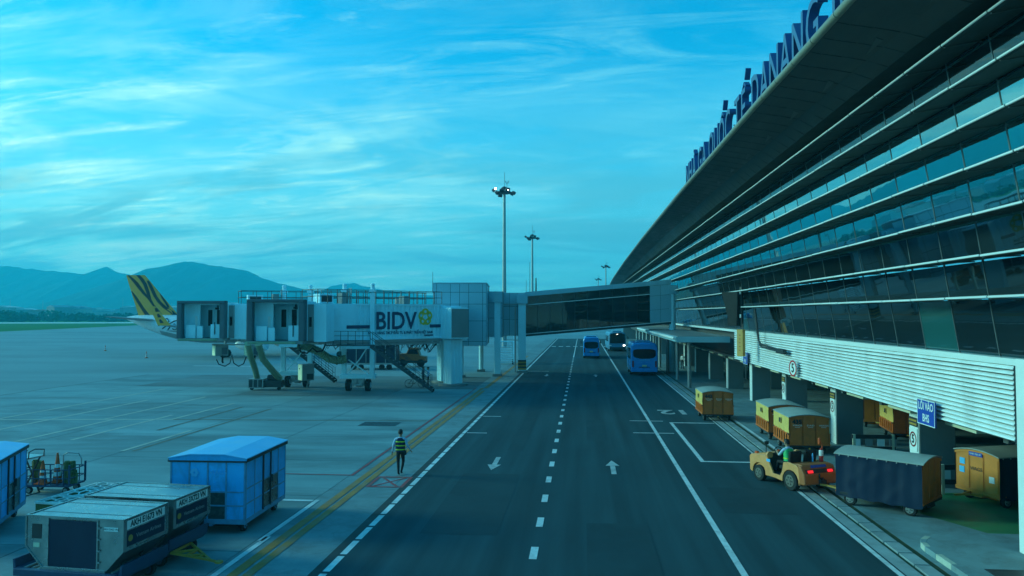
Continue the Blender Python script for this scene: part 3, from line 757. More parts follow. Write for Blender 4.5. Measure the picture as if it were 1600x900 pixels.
speed_sign((11.955, CY[2], 1.75), R(-90), .27, 'ringed 5 plate on the white column behind the furthest of the parked orange dollies', 'speed limit plates on the columns')
speed_sign((10.80, 39.9, 3.38), R(-80), .42, 'round red-edged 5 sign standing out from the middle of the louvres', None, False)
for k, t_ in ((0, 'stripe board above the ringed 5 plate nearest the white column'), (1, 'stripe board above the ringed 5 plate beside the dolly 435'), (2, 'stripe board above the furthest ringed 5 plate')):
    t = thing('warning_board', (11.95, CY[k], 2.28), R(-90), 'dark ' + t_, 'sign', 'stripe boards on the columns')
    MB().box(-.34, .34, -.01, .02, -.16, .16).build('plate', m_dark, t)
    for q in range(2): MB().box(-.3, .3, -.016, -.011, -.11+q*.13, -.04+q*.13).build('stripe', m_tow, t)
# docking guidance unit and hanging yellow board
x, y = 10.0, 51.2
t = thing('docking_display', (9.75, 49.6, 6.6), R(-50), 'dark tapered display box hung on the facade fins above a yellow board', 'display')
MB().prism([(-.75, 1.0), (.55, 1.0), (.5, -.5), (.45, -1.2), (-.25, -1.2), (-.3, -.5)], -.3, .3, 'y').build('housing', m_black, t, bevel=.03)
MB().bar((.62, 0, 1.3), (.62, 0, -1.3), .16).build('post', m_dark, t)
MB().bar((0, .3, .6), (0, 1.2, .6), .12).build('bracket', m_dark, t)
for z in (.95, -.55): MB().bc(.62, -.1, z, .1, .12, .22).build('lamp', m_alu, t)
t = thing('gate_board', (10.0, 48.75, 4.35), R(-50), 'narrow vertical yellow board hanging under the dark display box', 'sign')
MB().box(-.23, .23, -.10, .16, -.85, .85).build('panel', m_board, t, bevel=.015)
MB().bar((.18, 0, .85), (.18, 0, 1.2), .05).build('hanger', m_dark, t)
for q in range(5): MB().box(-.06, .06, -.106, -.101, .45-q*.24, .52-q*.24).build('faint_mark', m_brown, t)
t = thing('drain_pipe', (10.75, 46.9, 0), 0, 'dark bent conduit running down the glass and along the louvres', 'pipe')
for dx in (0, .14):
    P = [(-.25, 0+dx, 6.5), (-.1, 0+dx, 5.0), (-.05, dx*.6, 4.55), (-.03, -.15+dx*.4, 4.32+dx), (-.02, -.5, 4.2+dx), (0, -4.2, 4.14+dx*.6)]
    MB().tube(P, .055, 8).build('tube', m_dark, t, smooth=60)
MB().bc(0, -4.9, 4.16, .2, 1.5, .26).build('junction_box', m_dark, t, bevel=.02)
MB().bar((0, -4.9, 4.05), (.2, -5.0, 4.05), .1).build('bracket', m_dark, t)

# barrier inside the hall
for i, (x, y) in enumerate(((12.4, 33.6), (13.1, 27.2))):
    t = thing('barrier', (x, y), R(0), ('low black and white barrier rail behind the dolly 435', 'low barrier rail between the navy dolly and the yellow dolly')[i], 'barrier')
    for z in (.35, .85): MB().box(-.9, .9, -.04, .04, z, z+.16).build('rail', m_dark, t)
    for q in range(4): MB().box(-.85+q*.5, -.55+q*.5, -.045, -.02, .53, .83).build('panel', m_signw if q % 2 == 0 else m_wall, t)
    for q in (-.8, .8): MB().box(q-.05, q+.05, -.05, .05, 0, 1.02).build('post', m_cream, t)
# ================================================================== STAND: bridges, aircraft, masts
AL = R(5.37)
def LW(X, d): return (X*math.cos(AL)-d*math.sin(AL), X*math.sin(AL)+d*math.cos(AL))   # lens-aligned plan -> world plan
def lens_thing(name, X, d, ang, label, cat, group=None):
    t = thing(name, LW(X, d), AL+ang, label, cat, group)
    T = Matrix.Rotation(-ang, 4, 'Z') @ Matrix.Translation((-X, -d, 0))
    return t, (lambda: MB(T.copy()))                 # parts written in lens-aligned plan metres
# ---- fixed link bridge across the road
lb, LB = lens_thing('link_bridge', -2, 76, 0, 'grey panelled link bridge with long dark glass span crossing over the road', 'footbridge')
def panels(x0, x1, z0, z1, d, nx, nz, mat=m_panel, edge=.02):
    m = LB(); m.box(x0+.02, x1-.02, d+.03, d+.12, z0+.02, z1-.02); m.build('panel_backing', m_dark, lb)
    fx = nx if isinstance(nx, list) else [i/nx for i in range(nx+1)]; fz = nz if isinstance(nz, list) else [i/nz for i in range(nz+1)]
    for a, b in zip(fx, fx[1:]):
        for c, e in zip(fz, fz[1:]):
            m = LB(); g = .018
            m.box(x0+(x1-x0)*a+g, x0+(x1-x0)*b-g, d, d+.05, z0+(z1-z0)*c+g, z0+(z1-z0)*e-g); m.build('cladding_panel', m_panel, lb)
BX0, BX1, BZ0, BZ1 = -7.52, -2.43, 3.15, 9.05
m = LB(); m.box(BX0, BX1, 71.12, 80, BZ0, BZ1-.02); m.build('gate_room', m_wall, lb)
panels(BX0, BX1, BZ0, BZ1, 71, [0, .07, .33, .5, .67, .93, 1], [0, .07, .4, .67, .86, 1])
m = LB(); m.box(BX0-.05, BX1+.05, 70.96, 80.05, BZ1, BZ1+.1); m.build('parapet', m_panel, lb)
for k in range(3):          # side panels of the gate room
    m = LB(); m.box(BX1, BX1+.05, 71.05+k*1.6, 72.6+k*1.6, 3.2, 8.9); m.build('cladding_panel', m_panel, lb)
m = LB(); m.box(BX1, -.9, 76.1, 80, 3.8, 8.45); m.build('link_room', m_wall, lb)
panels(BX1+.05, -.95, 3.8, 8.45, 76, 2, [0, .42, .75, 1])
m = LB(); m.box(-1.1, 1.4, 79.72, 83.4, 3.85, 8.42); m.build('corner_room', m_wall, lb)
panels(-1.1, 1.4, 3.85, 8.42, 79.6, 3, [0, .38, .68, 1])
# ramped glass span
SX0, SX1, SX2 = 1.4, 14.7, 17.0
def zl(x, a): return a+(x-SX0)*.0865
def ramp_box(m, x0, x1, d0, d1, za, zb):
    m.add([(x0, d0, zl(x0, za)), (x1, d0, zl(x1, za)), (x1, d1, zl(x1, za)), (x0, d1, zl(x0, za)), (x0, d0, zl(x0, zb)), (x1, d0, zl(x1, zb)), (x1, d1, zl(x1, zb)), (x0, d1, zl(x0, zb))],
          [(3, 2, 1, 0), (4, 5, 6, 7), (0, 1, 5, 4), (1, 2, 6, 5), (2, 3, 7, 6), (3, 0, 4, 7)]); return m
m = ramp_box(LB(), SX0, SX2, 79.9, 83.4, 3.75, 3.98); m.build('floor_beam', m_dark, lb)
m = ramp_box(LB(), SX0, SX2, 79.85, 83.5, 8.05, 8.5); m.build('roof_slab', m_panel, lb)
for k in range(13):
    x = SX0+k*1.17; m = ramp_box(LB(), x+.015, x+1.155, 79.80, 79.84, 8.02, 8.48); m.build('fascia_panel', m_panel, lb)
m = ramp_box(LB(), SX0, SX2, 79.82, 79.9, 3.98, 4.06); m.build('bottom_rail', m_alu, lb)
m = ramp_box(LB(), SX0, SX1, 79.84, 79.92, 7.08, 7.15); m.build('transom', m_alu, lb)
nb = 10; bw = (SX1-SX0)/nb
for k in range(nb):
    x = SX0+k*bw
    ramp_box(LB(), x+.03, x+bw-.03, 79.93, 79.97, 4.08, 7.06).build('pane', m_gdark, lb)
    ramp_box(LB(), x+.03, x+bw-.03, 79.93, 79.97, 7.17, 8.02).build('pane', m_gdark, lb)
    ramp_box(LB(), x-.03, x+.03, 79.90, 79.98, 4.06, 8.03).build('mullion', m_dark, lb)
m = ramp_box(LB(), SX0, SX2, 80.1, 83.3, 4.0, 8.0); m.build('interior', m_hall, lb)
for (a, b) in ((0, .5), (.5, 1)):
    for (c, e) in ((4.06, 5.4), (5.4, 6.9), (6.9, 8.02)):
        x0 = SX1+(SX2-SX1)*a; x1 = SX1+(SX2-SX1)*b
        ramp_box(LB(), x0+.015, x1-.015, 79.86, 79.9, c+.012, e-.012).build('cladding_panel', m_panel, lb)
m = LB(); m.cyl((17.15, 80.2, 0), (17.15, 80.2, 8.3), .36, .36, 16); m.build('column', m_bridge, lb, smooth=60)
m = LB(); m.bc(17.2, 80.4, 8.75, 1.0, 1.2, .95); m.build('column_head', m_panel, lb)
for (X, d, w_, h, head) in ((-3.3, 80.5, .5, 3.3, 0), (-1.45, 74.6, .6, 7.4, 1), (1.05, 78.9, .8, 7.3, 1), (-4.9, 73.2, .36, 3.3, 0), (-6.6, 73.5, .36, 3.3, 0)):
    m = LB()
    if head: m.bc(X, d, h/2, w_, w_, h)
    else: m.cyl((X, d, 0), (X, d, h), w_/2, w_/2, 14)
    m.build('column', m_bridge, lb, bevel=.03 if head else 0, smooth=None if head else 60)
    m = LB(); m.bc(X, d, .12, w_+.35, w_+.35, .24); m.build('column_foot', m_wall, lb)
    if head: m = LB(); m.bc(X, d, h+.42, w_+.35, w_+.5, .95); m.build('column_head', m_panel, lb)
for k in range(6):
    m = LB(); m.bc(1.05, 78.9, .42+k*.17, .86, .86, .17); m.build('warning_band', m_tow if k % 2 == 0 else m_dark, lb)
m = LB()
for z in (3.4, 7.2): m.bar((-.9, 79.5, z), (1.0, 79.5, z), .08)
m.bar((.35, 79.45, 0), (.35, 79.45, 6.9), .14); m.build('conduit', m_steel, lb)

# ---- passenger boarding bridges
def jet_bridge(name, X, d, ang, u0, u1, cab, label, brand, wheel_gap=.78, stair=None):
    t, _ = lens_thing(name, X, d, ang, label, 'boarding bridge')
    Z0, Z1, V0, V1 = 4.08, 6.95, -.85, 1.95
    A = MB
    m = A(); m.box(u0, -.8, V0-.05, V1+.05, Z0, Z1+.02); m.build('outer_tunnel', m_bridge, t, bevel=.03)
    # corrugated inner tunnel: ribbed skin
    prof = []; u = -.78
    while u < u1:
        prof += [(u, V0), (u+.14, V0), (u+.17, V0+.09), (u+.34, V0+.09), (u+.37, V0), (u+.40, V0)]; u += .40
    prof += [(u1, V0), (u1, V1), (-.78, V1)]
    m = A(); m.prism(prof, Z0+.05, Z1-.05, 'z'); m.build('tunnel', m_bridge, t)
    m = A()
    for z in (Z0, Z1-.10): m.box(-.8, u1, V0-.03, V0+.10, z, z+.14)
    m.box(-.8, u1, V0, V1, Z1-.04, Z1+.04); m.build('tunnel_frame', m_bridge, t)
    m = A()
    for v in (V0+.1, V1-.1): m.box(-1, u1-.3, v-.1, v+.1, 3.62, 3.80); m.box(u0, u1, v-.09, v+.09, 3.86, 4.05)
    for k in range(9): m.box(u0+.3+k*(u1-u0-.6)/8-.06, u0+.3+k*(u1-u0-.6)/8+.06, V0, V1, 3.82, 3.95)
    m.build('underframe', m_steel, t)
    m = A(); rc_ = random.Random(4)
    for k in range(16):
        u = rc_.uniform(.5, u1-1); a = rc_.uniform(.3, 1.2)
        m.tube([(u, V0+.3, 3.6), (u+a*.3, V0+.25, 3.3-rc_.random()*.5), (u+a, V0+.3, 3.6)], .03, 5)
    m.build('cable', m_black, t)
    m = A(); m.box(u0+.35, u0+1.2, V0-.09, V0-.05, Z0+.1, Z0+2.1); m.build('service_door', m_bridge, t)
    m = A(); m.box(u0+.62, u0+.95, V0-.11, V0-.09, Z0+1.25, Z0+1.75); m.build('window', m_bglass, t)
    m = A(); m.box(u0+.2, u0+1.4, V0-.4, V0-.05, Z1-.45, Z1-.38); m.build('door_hood', m_bridge, t)
    # rotunda, vestibule and pedestal
    m = A(); m.cyl((u1+1.5, .3, Z0-.25), (u1+1.5, .3, Z1-.1), 1.65, 1.65, 24); m.build('rotunda', m_bridge, t, smooth=40)
    m = A()
    for k in range(7): m.cyl((u1+1.5+1.66*math.cos(-2.6+k*.36), .3+1.66*math.sin(-2.6+k*.36), Z0), (u1+1.5+1.66*math.cos(-2.6+k*.36), .3+1.66*math.sin(-2.6+k*.36), Z1-.15), .05, .05, 6)
    m.build('rib', m_bridge, t)
    m = A(); m.box(u1-.02, u1+.5, V0+.1, V1-.1, Z0+.1, Z1-.2); m.build('link_frame', m_wall, t)
    pu, pv = u1+.85, -1.25
    m = A(); m.bc(pu, pv, (Z0-.1)/2, 1.15, 1.05, Z0-.1); m.build('pedestal', m_bridge, t, bevel=.04)
    m = A(); m.box(u1-.15, u1+1.75, V0-1.45, V0+.5, Z0-.05, Z1-.25); m.build('vestibule', m_bridge, t, bevel=.03)
    m = A(); m.box(u1-.10, u1+1.7, V0-1.50, V0-1.45, Z0+.1, Z1-.35); m.build('vestibule_panel', m_wall, t)
    m = A()
    for k in range(4): m.box(u1-.19, u1-.14, V0-1.3+k*.42, V0-1.14+k*.42, Z0, Z1-.3)
    m.build('vestibule_rib', m_bridge, t)
    m = A()
    for q in range(4):
        m.box(pu-.60+q*.36, pu-.48+q*.36, pv-.565, pv-.52, .2, Z0-.2); m.box(pu-.615, pu-.57, pv-.5+q*.30, pv-.39+q*.30, .2, Z0-.2)
    m.build('pedestal_rib', m_bridge, t)
    m = A(); m.cyl((pu, pv, 0), (pu, pv, .16), 1.25, 1.25, 20); m.build('pedestal_base', m_wall, t)
    # drive column: lift legs, axle, wheels, in the lens frame
    Q = Matrix.Rotation(-ang, 4, 'Z')
    g = wheel_gap
    for s in (-1, 1):
        m = MB(Q.copy()); m.bc(s*(g+.38), -.3 if s > 0 else 0, (1.25+8.0)/2-.15, .36, .36, 8.0-1.25); m.build('lift_leg', m_bridge, t, bevel=.02)
        m = MB(Q.copy()); lx, ly = s*(g+.38), (-.3 if s > 0 else 0); m.bc(lx, ly, 8.05, .5, .5, .2); m.cyl((lx, ly, 8.1), (lx, ly, 8.5), .16, .16, 10); m.cyl((lx, ly, 8.5), (lx, ly, 8.62), .2, .12, 10); m.build('motor_cap', m_bridge, t)
        w_ = MB(Q.copy()); w_.cyl((s*g-.2, 0, .47), (s*g+.2, 0, .47), .47, .47, 22); wo = w_.build('wheel', m_black, t, bevel=.05)
        MB(Q.copy()).cyl((s*g-.215, 0, .47), (s*g+.215, 0, .47), .24, .24, 16).build('rim', m_bridge, wo)
    m = MB(Q.copy()); m.bc(0, -.05, 1.18, 2*g+1.25, .75, .34); m.build('axle_beam', m_bridge, t, bevel=.02)
    m = MB(Q.copy()); m.bc(0, 0, .72, .95, .5, .6); m.bc(-.2, -.3, .8, .3, .2, .3); m.bc(.25, -.32, .62, .22, .2, .22); m.cyl((-.1, -.25, .5), (.4, -.25, .5), .14, .14, 10); m.build('drive_motor', m_steel, t)
    m = MB(Q.copy()); m.bar((-g, -.1, 1.4), (g*.2, -.1, 2.6), .1); m.bar((g*.2, -.1, 2.6), (g, -.1, 3.6), .1); m.bar((-g, -.12, 2.5), (g, -.12, 1.4), .1); m.build('brace', m_bridge, t)
    m = MB(Q.copy()); m.bc(0, 0, 3.55, 2*g+.6, 3.2, .24); m.build('cross_beam', m_bridge, t)
    # cab
    cu, cv, cs = cab
    C = Matrix.Translation((cu, cv, 0)) @ Q
    def CB(): return MB(C.copy())
    hw = 2.05*cs; F = -1.75*cs; B = 1.6*cs; zb, zt = 4.25, 7.22
    m = CB()
    for s in (-1, 1):
        m.prism([(s*hw, F), (s*(hw-.42*cs), F), (s*(hw-.34*cs), F+.75), (s*hw, F+.75)], zb-.02, zt-.22, 'z')
    m.box(-hw, hw, F, F+.75, zt-.22, zt); m.build('canopy', m_bellow, t, bevel=.06)
    m = CB()
    for k in range(3):
        for s in (-1, 1): m.box(min(s*hw, s*(hw+.03)), max(s*hw, s*(hw+.03)), F+.1+k*.22, F+.2+k*.22, zb, zt)
    m.build('bellows_fold', m_bellow, t)
    m = CB(); m.box(-hw+.1, hw-.1, F+.02, B+.4, zb-.22, zb); m.build('cab_floor', m_wall, t)
    m = CB(); m.box(-hw+.2, hw-.55, F-.10, F+.02, zb-.2, zb-.03); m.build('bumper', m_hose, t, bevel=.03)
    m = CB(); m.box(-hw+.02, hw-.02, F+.75, B, zt-.3, zt-.12); m.build('cab_roof', m_bridge, t)
    for s in (-1, 1): m = CB(); m.box(min(s*(hw-.12), s*(hw-.02)), max(s*(hw-.12), s*(hw-.02)), F+.75, B, zb, zt-.3); m.build('cab_wall', m_bridge, t)
    m = CB(); m.box(-hw+.12, hw-.12, B-.5, B-.4, zb, zt-.3); m.build('back_wall', m_bridge, t)
    m = CB(); m.box(-hw+.12, -.55, F+1.3, F+1.4, zb, zt-.3); m.build('partition', m_bridge, t)
    m = CB(); m.box(-.95, -.75, F+1.28, F+1.3, zb+.95, zb+1.75); m.build('strip_window', m_signw, t)
    for q in (-.62, .16):
        dd = CB().box(q*cs, (q+.72)*cs, B-.55, B-.5, zb+.02, zt-.42).build('door', m_bridge, t)
        CB().box((q+.2)*cs, (q+.56)*cs, B-.565, B-.55, zb+.95, zb+2.25).build('door_window', m_black, dd)
    m = CB(); m.box(-hw+.5, -hw+1.3, F+.5, F+.62, zb, zb+1.05); m.box(-hw+1.38, -hw+1.85, F+.55, F+.67, zb, zb+.95); m.build('console', m_bridge, t, bevel=.02)
    m = CB(); m.box(hw-1.25, hw-.5, F+.45, F+.57, zb, zb+1.1); m.build('guard_panel', m_bridge, t, bevel=.02)
    m = CB(); m.bar((hw-.9, F+.42, zb+.3), (hw-.9, F+.42, zb+1.25), .06); m.tube([(hw-.85, F+.9, zt-.4), (hw-.75, F+.7, zt-.65), (hw-.9, F+.55, zt-.6)], .09, 6); m.build('fitting', m_dark, t)
    # drum joining cab and tunnel
    m = MB(); jx, jy = cu+.9*(u0-cu), cv+.9*(.5-cv)
    m.cyl((jx, jy, zb-.15), (jx, jy, zt-.2), 1.15, 1.15, 26); m.build('cab_rotunda', m_bridge, t, smooth=40)
    m = CB(); m.box(hw-.02, hw+.35, F+1.0, B, zb, zt-.35); m.build('side_box', m_wall, t)
    m = CB(); m.box(hw+.35, hw+1.25, F+1.3, B+.4, zb-.1, zt-.3); m.build('side_panel', m_bridge, t)
    m = CB(); m.box(hw+.1, hw+.28, F+.97, F+1.0, zb+1.0, zb+1.7); m.build('side_window', m_bglass, t)
    # roof railing and units
    rr = MB(); zr = Z1+.05
    for v in (V0+.1, V1-.1):
        for z in (zr+.55, zr+1.08): rr.bar((u0, v, z), (u1, v, z), .045)
        k = u0
        while k <= u1+.01: rr.bar((k, v, zr), (k, v, zr+1.08), .045); k += (u1-u0)/14
    for z in (zr+.55, zr+1.08): rr.bar((u0, V0+.1, z), (u0, V1-.1, z), .045)
    rr.build('roof_railing', m_rail, t)
    m = MB(); m.box(u0+.6, u0+1.8, .1, 1.2, zr, zr+.75); m.build('roof_unit', m_bridge, t, bevel=.03)
    m = MB(); m.box(u0+.75, u0+1.65, .06, .1, zr+.12, zr+.62); m.build('grille', m_dark, t)
    m = MB(); m.box(u1-3.2, u1-2.6, .3, 1.1, zr, zr+.7); m.box(u0+2.6, u0+3.1, .2, .9, zr, zr+.85); m.build('junction_box', m_wall, t)
    m = MB()
    for q in range(3): m.bar((u0+3.3, .0+q*.25, zr), (u0+3.3, .0+q*.25, zr+1.25), .05)
    m.build('ladder_rail', m_steel, t)
    # service stair
    if stair:
        (sx, sd), (fx, fd), plat = stair     # lens metres relative to the wheels; plat = platform length to the left
        K = 16; n = 17; dx = (fx-sx)
        def SB(): return MB(Q.copy())
        sw = .9
        m = SB(); m.box(sx-plat, sx, sd, sd+sw, 3.72, 3.80); m.build('landing', m_rail, t)
        m = SB()
        for y in (sd, sd+sw): m.bar((sx, y+(0), 3.72), (fx, y+(fd-sd), .12), .05, .24)
        m.build('stringer', m_rail, t)
        m = SB()
        for k in range(n):
            q = (k+.5)/n; m.bc(sx+dx*q, sd+sw/2+(fd-sd)*q, 3.72-3.6*q, .27, sw-.06, .035)
        m.build('tread', m_steel, t)
        m = SB()
        for y in (sd, sd+sw):
            for h in (.5, 1.0): m.bar((sx, y, 3.8+h), (fx-.2*dx/abs(dx), y+(fd-sd), .3+h), .04)
            for k in range(8): q = k/7*.97; m.bar((sx+dx*q, y+(fd-sd)*q, 3.74-3.5*q), (sx+dx*q, y+(fd-sd)*q, 4.75-3.5*q), .035)
        for h in (.35, .7, 1.05): m.bar((sx-plat, sd, 3.8+h), (sx, sd, 3.8+h), .04); m.bar((sx-plat, sd, 3.8+h), (sx-plat, sd+sw, 3.8+h), .04)
        for k in range(7): m.bar((sx-plat+k*plat/6, sd, 3.78), (sx-plat+k*plat/6, sd, 4.86), .04)
        m.build('stair_railing', m_rail, t)
        m = SB()
        for y in (sd+.06, sd+sw-.06): m.cyl((fx-.04, y+(fd-sd)-.05, .1), (fx-.04, y+(fd-sd)+.05, .1), .1, .1, 10)
        m.build('stair_wheel', m_black, t)
    if brand:
        rx = (R(90), 0, 0)
        text('BIDV', 2.0, m_navy, 'lettering', t, (3.0, V0-.012, 5.55), rx, ext=.006, bold=.035, xs=.92)
        text('NGÂN HÀNG TMCP ĐẦU TƯ & PHÁT TRIỂN VIỆT NAM', .32, m_navy, 'lettering', t, (3.5, V0-.012, 4.62), rx, ext=.004, bold=.008, xs=.80)
        MB().box(-1.6, .75, V0-.075, V0-.035, 5.02, 5.28).build('blue_band', m_navy, t)
        MB().box(6.35, 7.55, V0-.035, V0-.012, 5.02, 5.28).build('blue_band', m_navy, t)
        MB().box(5.8, 6.7, V0-.035, V0-.012, 4.32, 4.42).build('blue_band', m_navy, t)
        # flower emblem of five petals
        for q in range(5):
            a = math.pi/2+q*2*math.pi/5; cx_, cz_ = 5.9+.46*math.cos(a), 5.92+.46*math.sin(a); m = MB(); vs = []
            for k in range(14):
                b = 2*math.pi*k/14; r_ = .31*(1-.16*math.cos(2*b)); vs.append((cx_+r_*math.cos(b+a), V0-.02, cz_+r_*math.sin(b+a)))
            vs2 = [(cx_+.13*math.cos(2*math.pi*k/14+a), V0-.02, cz_+.13*math.sin(2*math.pi*k/14+a)) for k in range(14)]
            m.add(vs+vs2, [(k, (k+1) % 14, 14+(k+1) % 14, 14+k) for k in range(14)]); m.build('petal', m_bidv, t)
    return t, Q
m_bidv = M('emblem_yellow_green', (.72, .50, .03), .5)
jb, QB = jet_bridge('boarding_bridge', -12.35, 60.4, R(41.6), -4.0, 7.7, (-6.97, -1.15, 1.0),
    'pale boarding bridge with BIDV lettering on its ribbed side and a long stair', True, stair=((1.5, -3.0), (6.1, -1.2), 3.4))
ja, QA = jet_bridge('boarding_bridge', -18.2, 63.6, R(25), -4.6, 12.0, (-7.0, .35, .92),
    'further boarding bridge with open cab at the left, behind the lettered bridge', False, stair=((-1.9, 2.4), (2.2, 4.0), 1.0))
# hanging cabinets and cables of the further bridge
for xo in (-5.6, -3.0):
    K = QA @ Matrix.Translation((xo, -2.4, 3.2)) @ Matrix.Rotation(R(36), 4, 'Z')
    m = MB(K.copy()); m.bc(.04, 0, 0, 1.0, .85, .85); m.build('hanging_cabinet', m_wall, ja, bevel=.03)
    m = MB(K.copy()); m.bc(-.49, 0, 0, .06, .80, .80); m.build('cabinet_door', m_boxy, ja)
    m = MB(K.copy()); m.tube([(.1, -.4, -.4), (.05, -.45, -.85), (.12, -.45, -1.0)], .08, 6); m.build('plug', m_black, ja)
    m = MB(K.copy()); m.box(.0, .45, -.44, -.425, -.3, .25); m.build('cabinet_panel', m_bellow, ja)
m = MB(QA.copy()); m.tube([(-5.7, -2.9, 2.5), (-5.5, -2.9, 2.1), (-5.0, -2.9, 1.95), (-4.6, -2.9, 2.2), (-4.45, -2.9, 2.9), (-4.3, -2.9, 2.2), (-3.9, -2.9, 1.95), (-3.5, -2.9, 2.15), (-3.3, -2.9, 2.7)], .045, 6); m.build('cable', m_black, ja)
m = MB(QA.copy()); m.box(-6.2, -2.2, -2.6, -2.2, 3.62, 3.75); m.build('hanger_beam', m_steel, ja)
K = QA @ Matrix.Translation((1.1, -1.25, 1.35)) @ Matrix.Rotation(R(38), 4, 'Z')
m = MB(K.copy()); m.bc(.04, 0, 0, 1.0, .85, 1.35); m.build('control_cabinet', m_wall, ja, bevel=.03)
m = MB(K.copy()); m.bc(-.49, 0, 0, .06, .80, 1.28); m.build('cabinet_door', m_boxy, ja)
m = MB(K.copy()); m.box(-.1, .45, -.44, -.425, -.58, -.12); m.build('grille', m_dark, ja)
for z in (.25, .3): m = MB(K.copy()); m.bc(-.525, -.15+z, .3, .01, .1, .1); m.build('gauge', m_dark, ja)
m = MB(QA.copy()); m.bar((1.1, -.9, .0), (1.1, -.3, 1.0), .12); m.build('bracket', m_steel, ja)
# hose and cables of the lettered bridge
def ribbed(m, pts, r, n=8, per=5):
    P = [Vector(p) for p in pts]; out = []; rad = []
    for a, b in zip(P, P[1:]):
        for k in range(per*2): out.append(a.lerp(b, k/(per*2))); rad.append(r*(1.0 if k % 2 == 0 else .82))
    out.append(P[-1]); rad.append(r); return m.tube(out, rad, n)
m = MB(QB.copy()); ribbed(m, [(-4.6, -1.2, 3.7), (-3.9, -1.0, 3.6), (-3.0, -.8, 3.2), (-2.3, -.6, 2.65), (-1.6, -.5, 2.45), (-.9, -.4, 2.6)], .36, 10); m.build('air_hose', m_hose, jb, smooth=60)
m = MB(QB.copy()); m.tube([(-4.4, -1.6, 3.9), (-4.2, -1.6, 3.2), (-3.7, -1.6, 3.1), (-3.3, -1.6, 3.5), (-2.9, -1.6, 3.2), (-2.5, -1.6, 3.3), (-2.2, -1.6, 3.9)], .07, 6); m.build('cable', m_black, jb)
# ---- ground air unit with two upright hoses
au, AU = lens_thing('air_unit', -20.0, 61.6, 0, 'low ground air unit with two green ribbed hoses rising to the bridge cab', 'air unit')
m = AU(); m.bc(-20.75, 61.3, .55, 1.25, 1.0, .75); m.build('frame', m_steel, au, bevel=.02)
m = AU()
for k in range(3): m.box(-21.28+k*.38, -21.0+k*.38, 60.77, 60.80, .25, .85)
m.build('grille', m_dark, au)
m = AU(); m.bc(-19.4, 61.5, .5, 1.4, 1.0, .55); m.cyl((-19.9, 61.3, .95), (-19.0, 61.3, .95), .28, .28, 12); m.build('motor', m_dark, au, bevel=.03)
for x in (-21.1, -18.9):
    m = AU(); m.cyl((x, 60.9, .14), (x, 61.05, .14), .14, .14, 12); m.build('wheel', m_black, au)
m = AU(); ribbed(m, [(-20.75, 61.2, .9), (-20.65, 60.4, 1.7), (-20.5, 58.9, 2.8), (-20.3, 57.6, 3.9)], .25, 10); m.build('hose', m_hose, au, smooth=60)
m = AU(); ribbed(m, [(-18.95, 61.3, .9), (-19.2, 60.5, 1.5), (-19.55, 59.0, 2.6), (-19.5, 57.6, 3.9)], .27, 10); m.build('hose', m_hose, au, smooth=60)

# ---- aircraft behind the bridges
ac, _ = lens_thing('airliner', -57.5, 112, R(-7), 'white airliner with black striped orange tail parked behind the boarding bridges', 'airliner')
st = [(0, .22, 5.5), (1.2, .55, 5.35), (3, 1.0, 5.0), (6, 1.5, 4.5), (9, 1.85, 4.1), (12, 1.98, 3.95), (30, 1.98, 3.95), (33.5, 1.75, 3.8), (35.8, 1.25, 3.55), (37, .7, 3.4), (37.6, .12, 3.3)]
def ringx(x, r, z, n=24): return [(x, r*math.cos(2*math.pi*k/n), z+r*1.03*math.sin(2*math.pi*k/n)) for k in range(n)]
m = MB(); m.loft([ringx(*s) for s in st])
nf = len(m.f); m.mi = [0]*nf
for i, f in enumerate(m.f):
    z = sum(m.v[k][2] for k in f)/len(f); x = sum(m.v[k][0] for k in f)/len(f)
    if z < 3.1+max(0, (9-x))*.11 and x < 38: m.mi[i] = 1
m.build('fuselage', [m_planew, m_planeg], ac, smooth=60)
FT = ((1.9, 5.6), (8.2, 5.9), (2.7, 11.95), (-.3, 11.95))     # root TE, root LE, tip LE, tip TE
def fp(u, v):
    a = Vector(FT[0]).lerp(Vector(FT[1]), u); b = Vector(FT[3]).lerp(Vector(FT[2]), u); q = a.lerp(b, v); return q.x, q.y
m = MB(); prof = []
for v in (0, 1):
    ring = []
    for u, tk in ((0, .02), (.3, .20), (.6, .26), (.9, .16), (1, .02)): ring.append((*fp(u, v), tk*(1-.5*v)))
    prof.append(ring)
rings = [[(x, -t_, z) for x, z, t_ in r] + [(x, t_, z) for x, z, t_ in reversed(r)] for r in prof]
m.loft(rings); m.build('tail_fin', m_tailo, ac)
def stripe(pts, nm='stripe'):            # pts: (v, u_left, u_right)
    for s in (-1, 1):
        m = MB(); vs = []
        for v, a, b in pts:
            for u in ((a+b)/2-(b-a)*.36, (a+b)/2+(b-a)*.36):
                x, z = fp(u, v); tk = interp(u, [(0, .02), (.3, .20), (.6, .26), (.9, .16), (1, .02)])*(1-.5*v)+.025
                vs.append((x, s*tk, z))
        m.add(vs, [(2*i, 2*i+1, 2*i+3, 2*i+2) for i in range(len(pts)-1)]); m.build(nm, m_tails, ac)
stripe([(1, .05, .20), (.9, .14, .40), (.8, .22, .50), (.68, .30, .52), (.55, .38, .55), (.45, .46, .56), (.34, .52, .53)])
stripe([(1, .52, .80), (.9, .58, .84), (.78, .60, .82), (.6, .54, .72), (.42, .47, .62), (.28, .50, .60), (.15, .56, .62), (.03, .64, .64)])
stripe([(.86, .86, 1.0), (.76, .80, .98), (.62, .74, .92), (.48, .70, .86), (.34, .70, .86), (.2, .74, .92), (.1, .82, 1.0), (.02, .86, .97)])
stripe([(.55, .985, 1.0), (.42, .92, 1.0), (.3, .90, .99), (.2, .88, .96)])
stripe([(.62, .0, .05), (.5, .02, .16), (.36, .06, .22), (.2, .12, .27), (.05, .16, .34), (0, .17, .36)])
